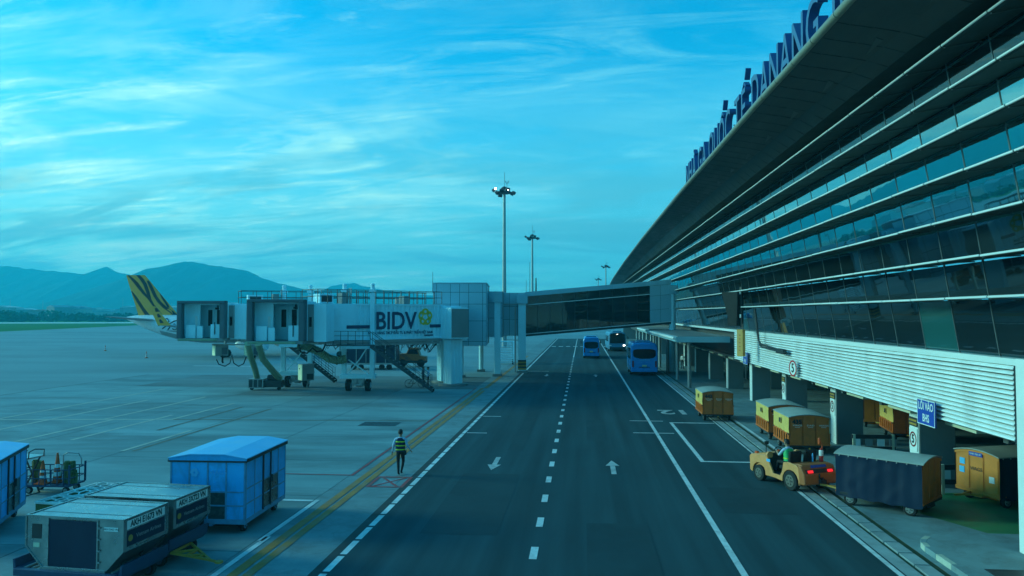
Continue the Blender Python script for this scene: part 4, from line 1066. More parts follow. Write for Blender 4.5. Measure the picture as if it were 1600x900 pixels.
stripe([(.10, .92, .96), (.04, .93, 1.0), (0, .93, 1.0)])
def wing(root_le, root_te, tip_le, tip_te, zr_, zt_, yr, yt, th, nm, mat, s):
    m = MB(); 
    def prof_(le, te, y, z, t_): return [(te, s*y, z), (te+(le-te)*.4, s*y, z+t_), (te+(le-te)*.8, s*y, z+t_), (le, s*y, z), (te+(le-te)*.7, s*y, z-t_*.7), (te+(le-te)*.3, s*y, z-t_*.3)]
    m.loft([prof_(root_le, root_te, yr, zr_, th), prof_(tip_le, tip_te, yt, zt_, th*.35)]); return m.build(nm, mat, ac, smooth=50)
for s in (-1, 1):
    wing(5.6, 1.6, 2.2, .7, 5.2, 5.75, .7, 6.2, .2, 'tailplane', m_planeg, s)
    wing(24.5, 17.0, 17.3, 15.6, 3.1, 4.75, 1.6, 16.9, .45, 'wing', m_planeg, s)
    m = MB(); y = s*16.9; m.prism([(17.3, 4.72), (15.6, 4.72), (14.4, 7.1), (15.1, 7.1)], y-.05, y+.08, 'y'); sk = m.build('sharklet', m_tailo, ac)
    for q in range(3):
        m = MB(); z = 5.0+q*.7; x = 15.9-q*.3; m.prism([(x, z), (x+.5, z+.05), (x+.1, z+.5), (x-.15, z+.45)], y-.07, y+.1, 'y'); m.build('stripe', m_tails, sk)
    m = MB(); pr = [(.75, 0), (.98, .5), (1.08, 1.4), (1.0, 2.6), (.7, 3.8), (.35, 4.4)]
    m.lathe(pr, 20); m.v = [(24.6-z, s*5.75+x, 1.95+y_) for x, y_, z in m.v]; m.build('engine', m_planew, ac, smooth=60)
    m = MB(); m.box(20.4, 23.8, s*5.75-.12, s*5.75+.12, 2.6, 3.5); m.build('pylon', m_planeg, ac)
    for q, yy in enumerate((7.6, 10.6, 13.4)):
        m = MB(); m.cyl((17.6-q*.4, s*yy, 3.35+q*.28), (15.2-q*.3, s*yy, 3.45+q*.28), .22, .06, 8); m.build('flap_fairing', m_planeg, ac)
    for q in (0, 1):
        m = MB(); m.cyl((17.6, s*3.4+q*.9*s-.2, .58), (17.6, s*3.4+q*.9*s+.2, .58), .58, .58, 18); m.build('main_wheel', m_black, ac)
    m = MB(); m.cyl((17.6, s*3.85, .5), (17.6, s*3.85, 2.9), .16, .16, 10); m.build('main_leg', m_steel, ac)
    m = MB(); m.cyl((33.0, s*.28-.1, .4), (33.0, s*.28+.1, .4), .4, .4, 16); m.build('nose_wheel', m_black, ac)
m = MB(); m.cyl((33, 0, .4), (33, 0, 2.3), .12, .12, 10); m.build('nose_leg', m_steel, ac)
m = MB()
for k in range(30): m.bc(10.5+k*.75, -1.93, 4.55, .28, .06, .4); m.bc(10.5+k*.75, 1.93, 4.55, .28, .06, .4)
m.build('window', m_bglass, ac)
def curl(pts, nm='scroll'):
    m = MB(); m.tube([(x, -math.sqrt(max(.01, 1.9**2-(z-4.0)**2))-.04 if x > 8 else -interp(x, [(3, 1.0), (6, 1.5), (9, 1.85)])*math.sqrt(max(.05, 1-((z-interp(x, [(3, 5.0), (6, 4.5), (9, 4.1)]))/interp(x, [(3, 1.0), (6, 1.5), (9, 1.85)]))**2))-.04, z) for x, z in pts], .09, 5); m.build(nm, m_tails, ac)
curl([(6.0, 4.4), (6.4, 5.2), (7.1, 5.5), (7.6, 5.1), (7.2, 4.7), (6.8, 4.9)])
curl([(6.6, 4.0), (7.4, 4.5), (8.4, 5.1), (9.4, 5.3)]); curl([(7.4, 3.7), (8.0, 4.4), (8.6, 4.7), (9.2, 4.2), (8.8, 3.8), (8.4, 4.0)])

# ---- floodlight masts
def mast(loc, lit, first, label, group='tall floodlight masts'):
    if first is not None:
        c = copy_tree(first); c.location = (*loc, 0); c['label'] = label; return c
    t = thing('floodlight_mast', loc, 0, label, 'floodlight mast', group)
    MB().cyl((0, 0, 0), (0, 0, 29.6), .46, .25, 14).build('pole', m_steel, t, smooth=60)
    m = MB(); m.lathe([(1.3, 28.6), (1.38, 28.7), (1.38, 28.8), (1.3, 28.9)], 20); m.bar((-1.8, 0, 28.75), (1.8, 0, 28.75), .12); m.bar((0, -1.8, 28.75), (0, 1.8, 28.75), .12)
    m.lathe([(.6, 29.3), (.65, 29.6), (.2, 29.9)], 12); m.build('headframe', m_dark, t)
    for k in range(10):
        a = k*2*math.pi/10+.2; r = 2.0 if k % 2 else 1.55
        m = MB(); T = Matrix.Translation((r*math.cos(a), r*math.sin(a), 28.55+.5*(k % 3)*.6)) @ Matrix.Rotation(a, 4, 'Z') @ Matrix.Rotation(R(35), 4, 'Y'); m.T = T
        m.box(-.2, .25, -.4, .4, -.28, .28); fl = m.build('floodlight', m_dark, t, bevel=.04)
        m = MB(T.copy()); m.box(.252, .262, -.34, .34, -.22, .22); m.build('lens', m_bglass, fl)
        m = MB(); m.bar((0, 0, 28.75), (r*math.cos(a), r*math.sin(a), 28.6+.5*(k % 3)*.6), .08); m.build('bracket', m_dark, t)
    m = MB(); m.bar((.05, 0, 29.7), (.05, 0, 32.6), .06); m.bar((.5, 0, 29.7), (.5, 0, 30.6), .06); m.tube([(.25, 0, 31.0), (.3, 0, 30.6), (.5, 0, 30.5), (.7, 0, 30.6), (.75, 0, 31.0)], .06, 5); m.build('lightning_rod', m_dark, t)
    m = MB(); m.bar((-1.3, 0, 5.0+4.6), (1.3, 0, 5.0+4.6), .1); m.lathe([(.5, 9.3), (.52, 9.6)], 10); m.build('maintenance_arm', m_steel, t)
    return t
m1 = mast(W(-14.5, 139), True, None, 'tallest floodlight mast, nearest, with a lit lamp, above the link bridge')
lit = []
m2 = mast(W(-14.9, 223), False, m1, 'second floodlight mast, right of the tallest one')
m3 = mast(W(11.4, 362), False, m1, 'distant floodlight mast near the far end of the terminal roof')
m4 = mast(W(10.6, 497), False, m1, 'smallest floodlight mast, just left of the distant one by the roof end')
for (x, z, r) in ((-1.45, 29.25, .20), (.9, 28.95, .10)):
    m = MB(); m.lathe([(r*.4, -.08), (r, 0), (r*.4, .08)], 12); m.v = [(a+x, -1.75+c, b+z) for a, b, c in m.v]; m.build('lit_lamp', m_lampon, m1)
for i, (X, d, z, r) in enumerate(((-5.9, 84, 12.0, .03), (-5.2, 84, 10.2, .10), (-6.3, 84, 10.0, .03), (-14.8, 74, 10.3, .03))):
    x, y = W(X, d); tag(MB().cyl((0, 0, 8.3), (0, 0, z), r, r*.6, 6).build('antenna', m_dark, loc=(x, y, 0)), ('tall thin aerial on the link bridge roof left of the second mast', 'short thick aerial on the link bridge roof', 'short thin aerial beside the thick one on the link bridge', 'thin aerial on top of the panelled gate room')[i], 'aerial')
# ---- things under and behind the bridges
dt, DT = lens_thing('cargo_trailer', -15.5, 84, 0, 'dark covered trailer standing in the shade beyond the lettered bridge', 'trailer')
m = DT(); m.box(-18.3, -12.9, 83, 86, .75, 2.9); m.build('body', m_canvas, dt, bevel=.05)
m = DT(); m.box(-18.4, -12.8, 82.95, 86.05, .55, .75); m.build('deck', m_steel, dt)
for x in (-17.5, -16.7, -14.4, -13.6):
    m = DT(); m.cyl((x, 82.95, .3), (x, 83.25, .3), .3, .3, 14); m.build('wheel', m_black, dt)
m = DT()
for k in range(6): m.box(-18.3+k*1.08-.04, -18.3+k*1.08+.04, 82.93, 83.0, .75, 2.9)
m.build('post', m_steel, dt)
vt, VT = lens_thing('airport_tug', -11.6, 88, 0, 'orange airport tug half hidden under the lettered bridge', 'tug')
m = VT(); m.prism([(-13.2, .45), (-13.2, 1.5), (-12.3, 1.6), (-12.0, 2.2), (-11.0, 2.2), (-10.7, 1.3), (-10.0, 1.2), (-10.0, .45)], 87.2, 88.9, 'y'); m.build('body', m_brown, vt, bevel=.05)
m = VT(); m.prism([(-12.2, 1.55), (-11.9, 2.05), (-11.1, 2.05), (-10.9, 1.5)], 87.17, 87.2, 'y'); m.build('window', m_bglass, vt)
for x in (-12.7, -10.6):
    m = VT(); m.cyl((x, 87.15, .45), (x, 87.5, .45), .45, .45, 16); m.build('wheel', m_black, vt)
m = VT(); m.box(-13.3, -9.9, 87.1, 87.2, .5, .75); m.build('bumper', m_dark, vt)
# mobile stair beyond the bridge
ms, MS = lens_thing('mobile_stair', -.9, 92, 0, 'pale mobile boarding stair seen between the bridge columns', 'boarding stair')
m = MS()
for k in range(12): m.box(-1.9, .2, 91.5+k*.28, 91.8+k*.28, .25+k*.2, .29+k*.2)
m.build('tread', m_bridge, ms)
for x in (-1.95, .22):
    m = MS(); m.bar((x, 91.4, .2), (x, 95.0, 2.75), .1, .3); m.bar((x, 91.4, 1.2), (x, 95.0, 3.75), .07)
    for k in range(6): m.bar((x, 91.5+k*.68, .3+k*.48), (x, 91.5+k*.68, 1.3+k*.48), .05)
    m.build('side_rail', m_bridge, ms)
m = MS(); m.box(-2, .3, 94.6, 95.6, 2.6, 2.75); m.bar((-1.8, 95.4, .2), (-1.8, 95.4, 2.6), .12); m.bar((.1, 95.4, .2), (.1, 95.4, 2.6), .12); m.build('landing', m_bridge, ms)
for x in (-1.8, .1):
    m = MS(); m.cyl((x-.08, 91.7, .2), (x+.08, 91.7, .2), .2, .2, 12); m.cyl((x-.08, 95.3, .2), (x+.08, 95.3, .2), .2, .2, 12); m.build('wheel', m_black, ms)
# bicycle leaning by the pedestal
bk, BK = lens_thing('bicycle', -8.1, 63.0, R(0), 'dark bicycle parked beside the bridge pedestal', 'bicycle')
for x in (-8.65, -7.55):
    m = BK(); n = 20; m.tube([(x+.33*math.cos(q*2*math.pi/n), 63, .34+.33*math.sin(q*2*math.pi/n)) for q in range(n+1)], .022, 5)
    for q in range(4): m.bar((x+.32*math.cos(q*.785), 63, .34+.32*math.sin(q*.785)), (x-.32*math.cos(q*.785), 63, .34-.32*math.sin(q*.785)), .008)
    m.build('wheel', m_black, bk)
m = BK(); P = {'r': (-8.65, 63, .34), 's': (-8.32, 63, .78), 'b': (-8.2, 63, .32), 'h': (-7.72, 63, .82), 'f': (-7.55, 63, .34)}
for a, b in ('rs', 'rb', 'sb', 'sh', 'bh', 'hf'): m.bar(P[a], P[b], .035)
m.bar((-7.74, 63, .8), (-7.78, 63, 1.0), .03); m.build('frame', m_dark, bk)
m = BK(); m.bar((-7.78, 62.72, 1.0), (-7.78, 63.28, 1.0), .03); m.build('handlebar', m_dark, bk)
m = BK(); m.bc(-8.36, 63, .86, .26, .14, .07); m.bar((-8.32, 63, .78), (-8.36, 63, .84), .03); m.build('saddle', m_black, bk)
# ================================================================== VEHICLES AND LOADS
def wheel(parent, x, y, r, wd, axis='x', rim=m_rimm, spokes=5, nm='wheel'):
    d = Vector((1, 0, 0)) if axis == 'x' else Vector((0, 1, 0))
    c = Vector((x, y, r)); o = MB().cyl(c-d*wd/2, c+d*wd/2, r, r, 22).build(nm, m_black, parent, bevel=min(.03, r*.15))
    m = MB()
    for s in (-1, 1):
        q = c+d*s*(wd/2+.004); m.cyl(q-d*.006, q+d*.006, r*.62, r*.58, 18)
        if s > 0: m.cyl(c-d*wd*.55, c+d*wd*.55, r*.2, r*.2, 8)
        m.cyl(q, q+d*s*.03, r*.18, r*.14, 10)
    m.build('rim', rim, o)
    if spokes:
        m = MB()
        for s in (-1, 1):
            q = c+d*s*(wd/2+.012); u = d.orthogonal().normalized(); v = d.cross(u)
            for k in range(spokes):
                a = k*2*math.pi/spokes+.3; p = (u*math.cos(a)+v*math.sin(a)); t_ = p.cross(d)
                m.cyl(q+p*r*.38-d*.004, q+p*r*.38+d*s*.010, r*.10, r*.10, 8)
        m.build('hole', m_dark, o)['kind'] = 'stuff'
    return o

def dolly(loc, rz, label, colour, curt, number, group='covered baggage dollies', slats=True, long=2.65, brand=None, rolled=False):
    t = thing('baggage_dolly', loc, rz, label, 'baggage dolly', group)
    w2, l2, z0, z1 = .86, long/2, .42, 1.62
    m = MB(); m.box(-w2, w2, -l2, l2, z0-.09, z0); m.box(-.2, .2, -l2, l2, z0-.2, z0-.09)
    for y in (-l2*.68, l2*.68): m.box(-.62, .62, y-.05, y+.05, .17, .25); m.box(-.1, .1, y-.1, y+.1, .2, z0-.1)
    m.build('frame', m_dark if colour is m_orange else colour, t, bevel=.012)
    for sx in (-1, 1):
        for sy in (-1, 1): wheel(t, sx*(w2-.16), sy*l2*.68, .20, .13)
    def arch(x): return z1+.125*(1-(x/w2)**2)
    xs = [-w2+i*2*w2/12 for i in range(13)]
    for s in (-1, 1):
        y = s*l2
        for k in range(3):
            a = -w2+.03+k*(2*w2-.06)/3; b = a+(2*w2-.06)/3
            m = MB(); m.prism([(a+.03, z0+.03), (b-.03, z0+.03), (b-.03, arch(b)-.09), ((a+b)/2, arch((a+b)/2)-.08), (a+.03, arch(a)-.09)], y-s*.055 if s > 0 else y+.02, y-.02 if s > 0 else y+.055, 'y')
            p = m.build('end_panel', colour, t, bevel=.006)
        m = MB(); 
        for k in range(4):
            a = -w2+.03+k*(2*w2-.06)/3; m.box(a-.012, a+.012, min(y-s*.03, y-s*.06), max(y-s*.03, y-s*.06), z0, arch(a)-.05)
        m.box(-w2, w2, min(y, y-s*.06), max(y, y-s*.06), z0-.02, z0+.03)
        for a, b in zip(xs, xs[1:]):
            m.add([(a, y, arch(a)-.10), (b, y, arch(b)-.10), (b, y, arch(b)-.02), (a, y, arch(a)-.02), (a, y-s*.06, arch(a)-.10), (b, y-s*.06, arch(b)-.10), (b, y-s*.06, arch(b)-.02), (a, y-s*.06, arch(a)-.02)],
                  [(0, 1, 2, 3), (7, 6, 5, 4), (0, 4, 5, 1), (3, 2, 6, 7)])
        m.build('end_frame', colour, t)
    # roof of four canvas bays
    for k in range(4):
        i0 = k*3; m = MB(); vs = []
        for i in range(i0, i0+4):
            x = xs[i]*1.03; z = arch(xs[i])
            vs += [(x, -l2-.03, z), (x, l2+.03, z), (x, -l2-.03, z+.03), (x, l2+.03, z+.03)]
        fs = []
        for i in range(3):
            a, b = i*4, i*4+4; fs += [(a+2, b+2, b+3, a+3), (a, a+1, b+1, b), (a, b, b+2, a+2), (a+1, a+3, b+3, b+1)]
        fs += [(0, 2, 3, 1), (12, 13, 15, 14)]
        m.add(vs, fs); m.build('roof_panel', m_tarp, t)
    # long sides: curtain above, slatted gate below
    rr = random.Random(hash(number) % 99 if number else 5)
    for s in (-1, 1):
        mat = curt; zc = z0+.50 if slats else z0-.14
        m = MB(); nx, nz = 44, 12; vs = []
        for i in range(nx+1):
            for j in range(nz+1):
                y = -l2+.02+(2*l2-.04)*i/nx; z = zc+(z1-.01-zc)*j/nz
                e = .006*math.sin(i*.9+s)+.030*noise.noise(Vector((i*.10+j*.06, j*.10-i*.05, s*3+len(label))))-.020*abs(noise.noise(Vector((i*.09-j*.16, j*.05, s*5+2.2))))
                if j == nz: e = .0
                vs.append((s*(w2+.012+e), y, z+(.02*math.sin(i*.6) if j == 0 else 0)))
        m.add(vs, [(i*(nz+1)+j, (i+1)*(nz+1)+j, (i+1)*(nz+1)+j+1, i*(nz+1)+j+1) for i in range(nx) for j in range(nz)])
        cu = m.build('curtain', mat, t, smooth=80)
        m = MB(); m.box(min(s*(w2-.06), s*(w2-.09)), max(s*(w2-.06), s*(w2-.09)), -l2+.06, l2-.06, z0, z1); m.build('curtain_lining', m_dark, t)
        if slats:
            for k in range(7):
                y = -l2+.12+k*(2*l2-.24)/6
                MB().bc(s*(w2+.005), y, z0+.25, .04, .17, .47).build('slat', m_orange2, t)
            m = MB(); m.bc(s*(w2+.012), 0, z0+.02, .05, 2*l2, .07); m.bc(s*(w2+.012), 0, z0+.48, .05, 2*l2, .05); m.build('gate_rail', colour, t)
            m = MB(); m.bc(s*(w2+.045), .05, zc+.42, .012, .30, .22); m.build('curtain_window', m_dark, cu)
            m = MB()
            for q in (-1, 1): m.bc(s*(w2+.05), .05, zc+.42+q*.115, .014, .33, .02); m.bc(s*(w2+.05), .05+q*.155, zc+.42, .014, .02, .24)
            m.build('window_trim', m_cream2, cu)
            for y in (-l2+.08, l2-.08): MB().bc(s*(w2+.03), y, zc-.02, .03, .16, .05).build('strap', m_dark, t)
        else:
            m = MB()
            for k in range(9): m.bc(s*(w2+.02), -l2+.15+k*(2*l2-.3)/8, z1-.02, .03, .03, .05)
            m.build('curtain_hook', m_steel, t)
    if number:
        text(number, .24, m_dark, 'lettering', t, (-w2+.34, -l2-.004, arch(-.5)-.27), ext=.003, bold=.012, xs=1.15)
        for k, wd in enumerate((.30, .30, .36)):
            x = -w2+.36+k*.56
            text(('VIAGS', 'DAD', 'VIAGS')[k], .095, m_signw, 'lettering', t, (x, -l2-.004, 1.28), ext=.002, xs=1.6)
            MB().bc(x, -l2+.018, 1.20, .22, .012, .012).build('lettering_line', m_signw, t)
    if brand:
        text('VIAGS', .16, m_dark, 'lettering', t, (0, -l2-.004, 1.12), ext=.002, xs=1.1)
        MB().bc(-.02, -l2+.008, 1.60, .52, .02, .13).build('number_plate', m_bluesign, t)
        text('GH0 1061.01', .09, m_signw, 'plate_lettering', t, (-.02, -l2-.004, 1.60), ext=.002, xs=.9)
        for x, z in ((-.56, 1.3), (-.58, 1.02), (.58, .88)):
            MB().bc(x, -l2+.012, z, .2, .016, .2).build('placard', m_bluel if x < 0 else m_signw, t)
    m = MB(); m.bar((-.25, -l2, .34), (0, -l2-.62, .34), .05); m.bar((.25, -l2, .34), (0, -l2-.62, .34), .05); m.bar((0, -l2-.6, .34), (0, -l2-.88, .34), .06); m.build('drawbar', m_tow, t)
    return t
def park(t):                                        # parked dollies: the drawbar is pushed back under the deck
    for c in t.children:
        if c.name.startswith('drawbar'): c.location.y = .80; c.location.z = -.06
    return t
def WD(X, d, z=0): x, y = W(X, d); return (x, y, z)
park(dolly(WD(9.95, 34.4), 0, 'orange dolly with bright cream curtain numbered 435, right behind the tractor', m_orange, m_cream2, '435'))
park(dolly(WD(9.95, 38.0), 0, 'orange dolly with cream curtain standing directly behind the dolly numbered 435', m_orange, m_cream2, '438'))
park(dolly(WD(7.78, 44.6), 0, 'orange dolly parked alone at the road edge beyond the painted bay', m_orange, m_cream2, '442'))
# towed navy dolly: front towards the tractor
x, y = WD(9.42, 24.55)[:2]
hd = math.atan2(24.7-23.4+.16, 8.6-10.27)           # heading of the train
dolly((9.78, 25.35), hd+math.pi/2, 'dolly with wrinkled navy curtain and grey roof hitched behind the tan tractor', m_orange, m_canvas, None, slats=False)
dolly((14.05, 26.4), R(-71), 'yellow panelled dolly at the end of the train by the white corner column', m_mustard, m_canvas, None, slats=False, brand=True)
dolly((16.0, 39.2), R(-8), 'cream-curtained dolly parked deep inside the hall between two columns', m_orange, m_cream2, None, slats=True)
dolly((16.3, 43.6), R(-12), 'navy-curtained dolly in the shade of the hall left of the cream one', m_mustard, m_canvas, None, slats=False)

# ---- blue closed carts
def blue_cart(loc, rz, label, long=3.05):
    t = thing('baggage_cart', loc, rz, label, 'baggage cart', 'blue closed baggage carts')
    w2, l2, z0, z1 = 1.10, long/2, .40, 2.05
    m = MB(); m.box(-w2, w2, -l2, l2, z0-.12, z0); m.box(-.15, .15, -l2, l2, .22, z0-.12); m.build('frame', m_bluef, t, bevel=.015)
    for sx in (-1, 1):
        for sy in (-1, 1): wheel(t, sx*(w2-.22), sy*l2*.74, .19, .13, rim=m_bluef)
    m = MB(); m.box(-.75, .75, -l2*.74-.05, -l2*.74+.05, .15, .25); m.box(-.75, .75, l2*.74-.05, l2*.74+.05, .15, .25); m.build('axle', m_dark, t)
    m = MB(); m.box(-w2+.04, w2-.04, -l2+.5, l2-.5, z0, z0+.06); m.build('floor', m_steel, t)
    # end walls: 4 columns of panels, solid top row, windowed lower rows
    cols = 4; cw_ = 2*(w2-.03)/cols; rows = [(z0+.02, .78), (.82, 1.16), (1.20, z1-.02)]
    for s in (-1, 1):
        y = s*(l2-.02)
        for c in range(cols):
            x0 = -w2+.03+c*cw_
            for r, (a, b) in enumerate(rows):
                solid = r == 2 or c in (0, 3)
                MB().box(x0+.02, x0+cw_-.02, y-.012, y+.012, a, b).build('panel' if solid else 'pane', m_blue if solid else m_mesh, t)
        m = MB()
        for c in range(cols+1): x0 = -w2+.03+c*cw_; m.box(x0-.024, x0+.024, y-.028, y+.028, z0, z1)
        for a in (z0+.005, .80, 1.18, z1): m.box(-w2+.06, w2-.06, y-.024, y+.024, a-.02, a+.02)
        m.build('end_frame', m_bluef, t)
    n = 5; pw = (2*l2-.08)/n
    for s in (-1, 1):
        x = s*(w2-.02)
        for c in range(n):
            y0 = -l2+.04+c*pw
            for r, (a, b) in enumerate(((z0+.02, .82), (.86, 1.24), (1.28, z1-.02))):
                clear = c in (2, 3) and r < 2
                MB().box(x-.012, x+.012, y0+.02, y0+pw-.02, a, b).build('pane' if clear else 'panel', m_mesh if clear else m_blue, t)
        m = MB()
        for c in range(n+1): y0 = -l2+.04+c*pw; m.box(x-.026, x+.026, y0-.022, y0+.022, z0, z1)
        for a in (z0+.005, .84, 1.26, z1): m.box(x-.022, x+.022, -l2+.06, l2-.06, a-.018, a+.018)
        m.build('side_frame', m_bluef, t)
        dr = MB(); dr.box(min(x, x+s*.05), max(x, x+s*.05), -l2+.04+2*pw-.03, -l2+.04+2*pw+.03, z0, z1); dr.box(min(x, x+s*.05), max(x, x+s*.05), -l2+.04+3*pw-.05, -l2+.04+3*pw-.01, z0, z1); dr.build('door_post', m_dark, t)
        MB().bc(x+s*.06, -l2+.04+3*pw, 1.2, .06, .05, .22).build('door_handle', m_dark, t)
    # roof: three pressed panels, overhanging
    px = [(-w2-.05, z1+.06), (-.50, z1+.17), (.50, z1+.17), (w2+.05, z1+.06)]
    for a, b in zip(px, px[1:]):
        m = MB(); m.prism([a, b, (b[0], b[1]+.025), (a[0], a[1]+.025)], -l2-.06, l2+.06, 'y'); m.build('roof_panel', m_bluel, t)
    m = MB()
    for s in (-1, 1): m.prism([(-w2-.03, z1-.02), (w2+.03, z1-.02), (w2+.03, z1+.06), (.5, z1+.165), (-.5, z1+.165), (-w2-.03, z1+.06)], s*l2-.03, s*l2+.03, 'y')
    m.build('gable', m_blue, t)
    m = MB()
    for s in (-1, 1): m.box(-w2-.05, w2+.05, s*(l2+.035)-.012, s*(l2+.035)+.012, z1-.035, z1+.01); m.box(s*(w2+.045)-.012, s*(w2+.045)+.012, -l2, l2, z1-.03, z1+.05)
    m.build('gutter', m_dark, t)
    pale = m_bluel
    m = MB()
    for q in range(6): a = q*math.pi/3; m.lathe([(.001, -.005), (.055, -.004), (.055, .004), (.001, .005)], 8, (.075*math.cos(a), .075*math.sin(a), 0))
    m.v = [(px_-.38, -l2-.016-pz_*.1, py_+1.72) for px_, py_, pz_ in m.v]; m.build('emblem', pale, t)
    text('VIAGS', .15, pale, 'lettering', t, (.30, -l2-.012, 1.73), ext=.002, xs=1.25)
    m = MB(); m.bar((0, -l2, .3), (0, -l2-.12, .12), .1); m.bar((-.12, -l2-.06, .45), (-.12, -l2-.06, .14), .07); m.build('hitch', m_dark, t)
    return t
bc1 = blue_cart(WD(-10.62, 22.8), R(1.5), 'blue closed cart with windowed lower panels standing behind the silver containers')
sx, sy = W(-17.75, 21.75)
bc2 = copy_tree(bc1); bc2.location = (sx, sy, 0); bc2.rotation_euler.z = R(24); bc2['label'] = 'blue closed cart cut off by the left edge of the picture'

# ---- unit load devices on roller dollies
def uld_dolly(loc, rz, label, bar_down):
    t = thing('container_dolly', loc, rz, label, 'dolly', 'blue roller deck dollies')
    m = MB(); 
    for s in (-1, 1): m.box(-1.28, 1.28, s*.84-.06, s*.84+.06, .36, .52)
    m.box(-1.28, -1.18, -.78, .78, .34, .48); m.box(1.18, 1.28, -.78, .78, .34, .48); m.box(-.05, .05, -.78, .78, .34, .48); m.build('frame', m_deck, t, bevel=.015)
    for k in range(12):
        x = -1.1+k*.2; MB().cyl((x, -.76, .50), (x, .76, .50), .035, .035, 8).build('roller', m_steel, t)
    m = MB(); m.prism([(-1.36, .44), (-1.12, .44), (-1.12, .50), (-1.30, .52), (-1.34, .70), (-1.38, .70)], -.8, .8, 'y'); m.prism([(1.36, .44), (1.12, .44), (1.12, .50), (1.30, .52), (1.34, .70), (1.38, .70)], -.8, .8, 'y'); m.build('end_guide', m_deck, t)
    for sx_ in (-1, 1):
        for sy_ in (-1, 1): wheel(t, sx_*1.0, sy_*.62, .17, .12, axis='y', rim=m_deck)
    m = MB(); m.box(-1.05, -.95, -.6, .6, .12, .22); m.box(0.95, 1.05, -.6, .6, .12, .22); m.box(-1.05, -.95, -.05, .05, .2, .36); m.box(0.95, 1.05, -.05, .05, .2, .36); m.build('axle', m_dark, t)
    if bar_down:
        m = MB(); b = 1.29
        A0, A1, TP = Vector((b, -.62, .34)), Vector((b, .18, .34)), Vector((b+.98, -.52, .20))
        for a, c in ((A0, A1), (A0, TP), (A1, TP), (A0.lerp(TP, .4), A1.lerp(TP, .4)), (A0, A1.lerp(TP, .4)), (A0.lerp(TP, .4), A1.lerp(TP, .72)), (A0.lerp(TP, .72), A1.lerp(TP, .72))): m.bar(a, c, .055)
        m.bar(TP-Vector((.04, 0, 0)), TP+Vector((.2, -.04, -.02)), .05); m.lathe([(.05, -.02), (.10, -.02), (.10, .02), (.05, .02)], 12, (TP.x+.28, TP.y-.05, .18)); m.build('drawbar', m_tow, t)
    return t
def akh(loc, rz, label, code):
    t = thing('cargo_container', loc, rz, label, 'air container', 'silver contoured air cargo containers')
    P = [(-.78, 0), (.78, 0), (1.22, .46), (1.22, 1.14), (-1.22, 1.14), (-1.22, .46)]; D = .76
    m = MB(); m.prism(P, -D, D, 'y'); m.build('body', m_sil, t, bevel=.012)
    m = MB()     # edge rails
    for s in (-1, 1):
        for a, b in zip(P, P[1:]+P[:1]): m.bar((a[0], s*D, a[1]), (b[0], s*D, b[1]), .035)
    for a in P: m.bar((a[0], -D, a[1]), (a[0], D, a[1]), .035)
    m.build('edge_rail', m_sil, t)
    MB().box(-.80, .80, -.79, .79, -.03, .03).build('base_plate', m_sil, t)
    for s in (-1, 1):
        m = MB(); nx, nz = 10, 8; vs = []
        for i in range(nx+1):
            for j in range(nz+1): vs.append((-.62+1.20*i/nx, s*(D+.022+.008*noise.noise(Vector((i*.7, j*.6, 4)))), .05+1.03*j/nz))
        m.add(vs, [(i*(nz+1)+j, (i+1)*(nz+1)+j, (i+1)*(nz+1)+j+1, i*(nz+1)+j+1) for i in range(nx) for j in range(nz)]); m.build('door_curtain', m_canvas, t, smooth=70)
        m = MB(); m.bc(-.64, s*(D+.02), .58, .03, .03, 1.06); m.bc(.60, s*(D+.02), .58, .03, .03, 1.06); m.build('door_post', m_sil, t)
        for k in range(4):
            for x in (-.67, .63): MB().bc(x, s*(D+.03), .2+k*.25, .07, .03, .035).build('latch', m_steel, t)
        m = MB(); m.bc(.92, s*(D+.006), .93, .34, .006, .085); m.build('label_plate', m_signw, t)
        text('AKH DAD VN', .06, m_dark, 'label_lettering', t, (.92, s*(D+.012), .93), (R(90), 0, 0 if s < 0 else R(180)), ext=.001)
        m = MB(); m.bc(-.95, s*(D+.006), .80, .24, .008, .32); m.build('document_pocket', m_dark, t)
        m = MB(); m.bc(-.95, s*(D+.006), .50, .16, .006, .10); m.build('sticker', m_cream, t)
    for s in (-1, 1):
        m = MB(); m.bc(s*1.226, 0, 1.0, .006, 1.30, .19); m.build('code_plate', m_signw, t)
        text(code, .19, m_dark, 'lettering', t, (s*1.232, 0, 1.0), (R(90), 0, R(90) if s > 0 else R(-90)), ext=.001, bold=.006, xs=.88)
        m = MB(); m.bc(s*1.226, 0, .70, .008, 1.28, .34); m.build('blue_panel', m_canvas, t)
        text('Vietnam Airlines', .13, m_planeg, 'airline_lettering', t, (s*1.233, .08 if s > 0 else -.08, .70), (R(90), 0, R(90) if s > 0 else R(-90)), ext=.001)
        m = MB(); m.lathe([(.02, -.004), (.075, -.003), (.075, .003), (.02, .004)], 10); m.v = [(s*1.232+z, -s*.54+x, y+.70) for x, y, z in m.v]; m.build('emblem', m_tow, t)
    for a in (-.4, .4):
        MB().box(-1.2, 1.2, a-.006, a+.006, 1.14, 1.148).build('roof_seam', m_steel, t)
    return t
RZ = R(-5)
d1 = uld_dolly(WD(-11.36, 17.55), RZ, 'nearest blue roller dolly, under the container marked 1673', False)
d2 = uld_dolly(WD(-11.34, 19.40), RZ, 'blue roller dolly with its yellow drawbar lowered, second from the front', True)
akh(WD(-11.20, 17.50, .54), RZ, 'nearest silver container with navy front curtain marked AKH 1673 VN', 'AKH E1673 VN')
akh(WD(-11.08, 19.28, .54), RZ, 'silver container marked AKH 3X723 VN just behind the nearest one', 'AKH 3X723 VN')
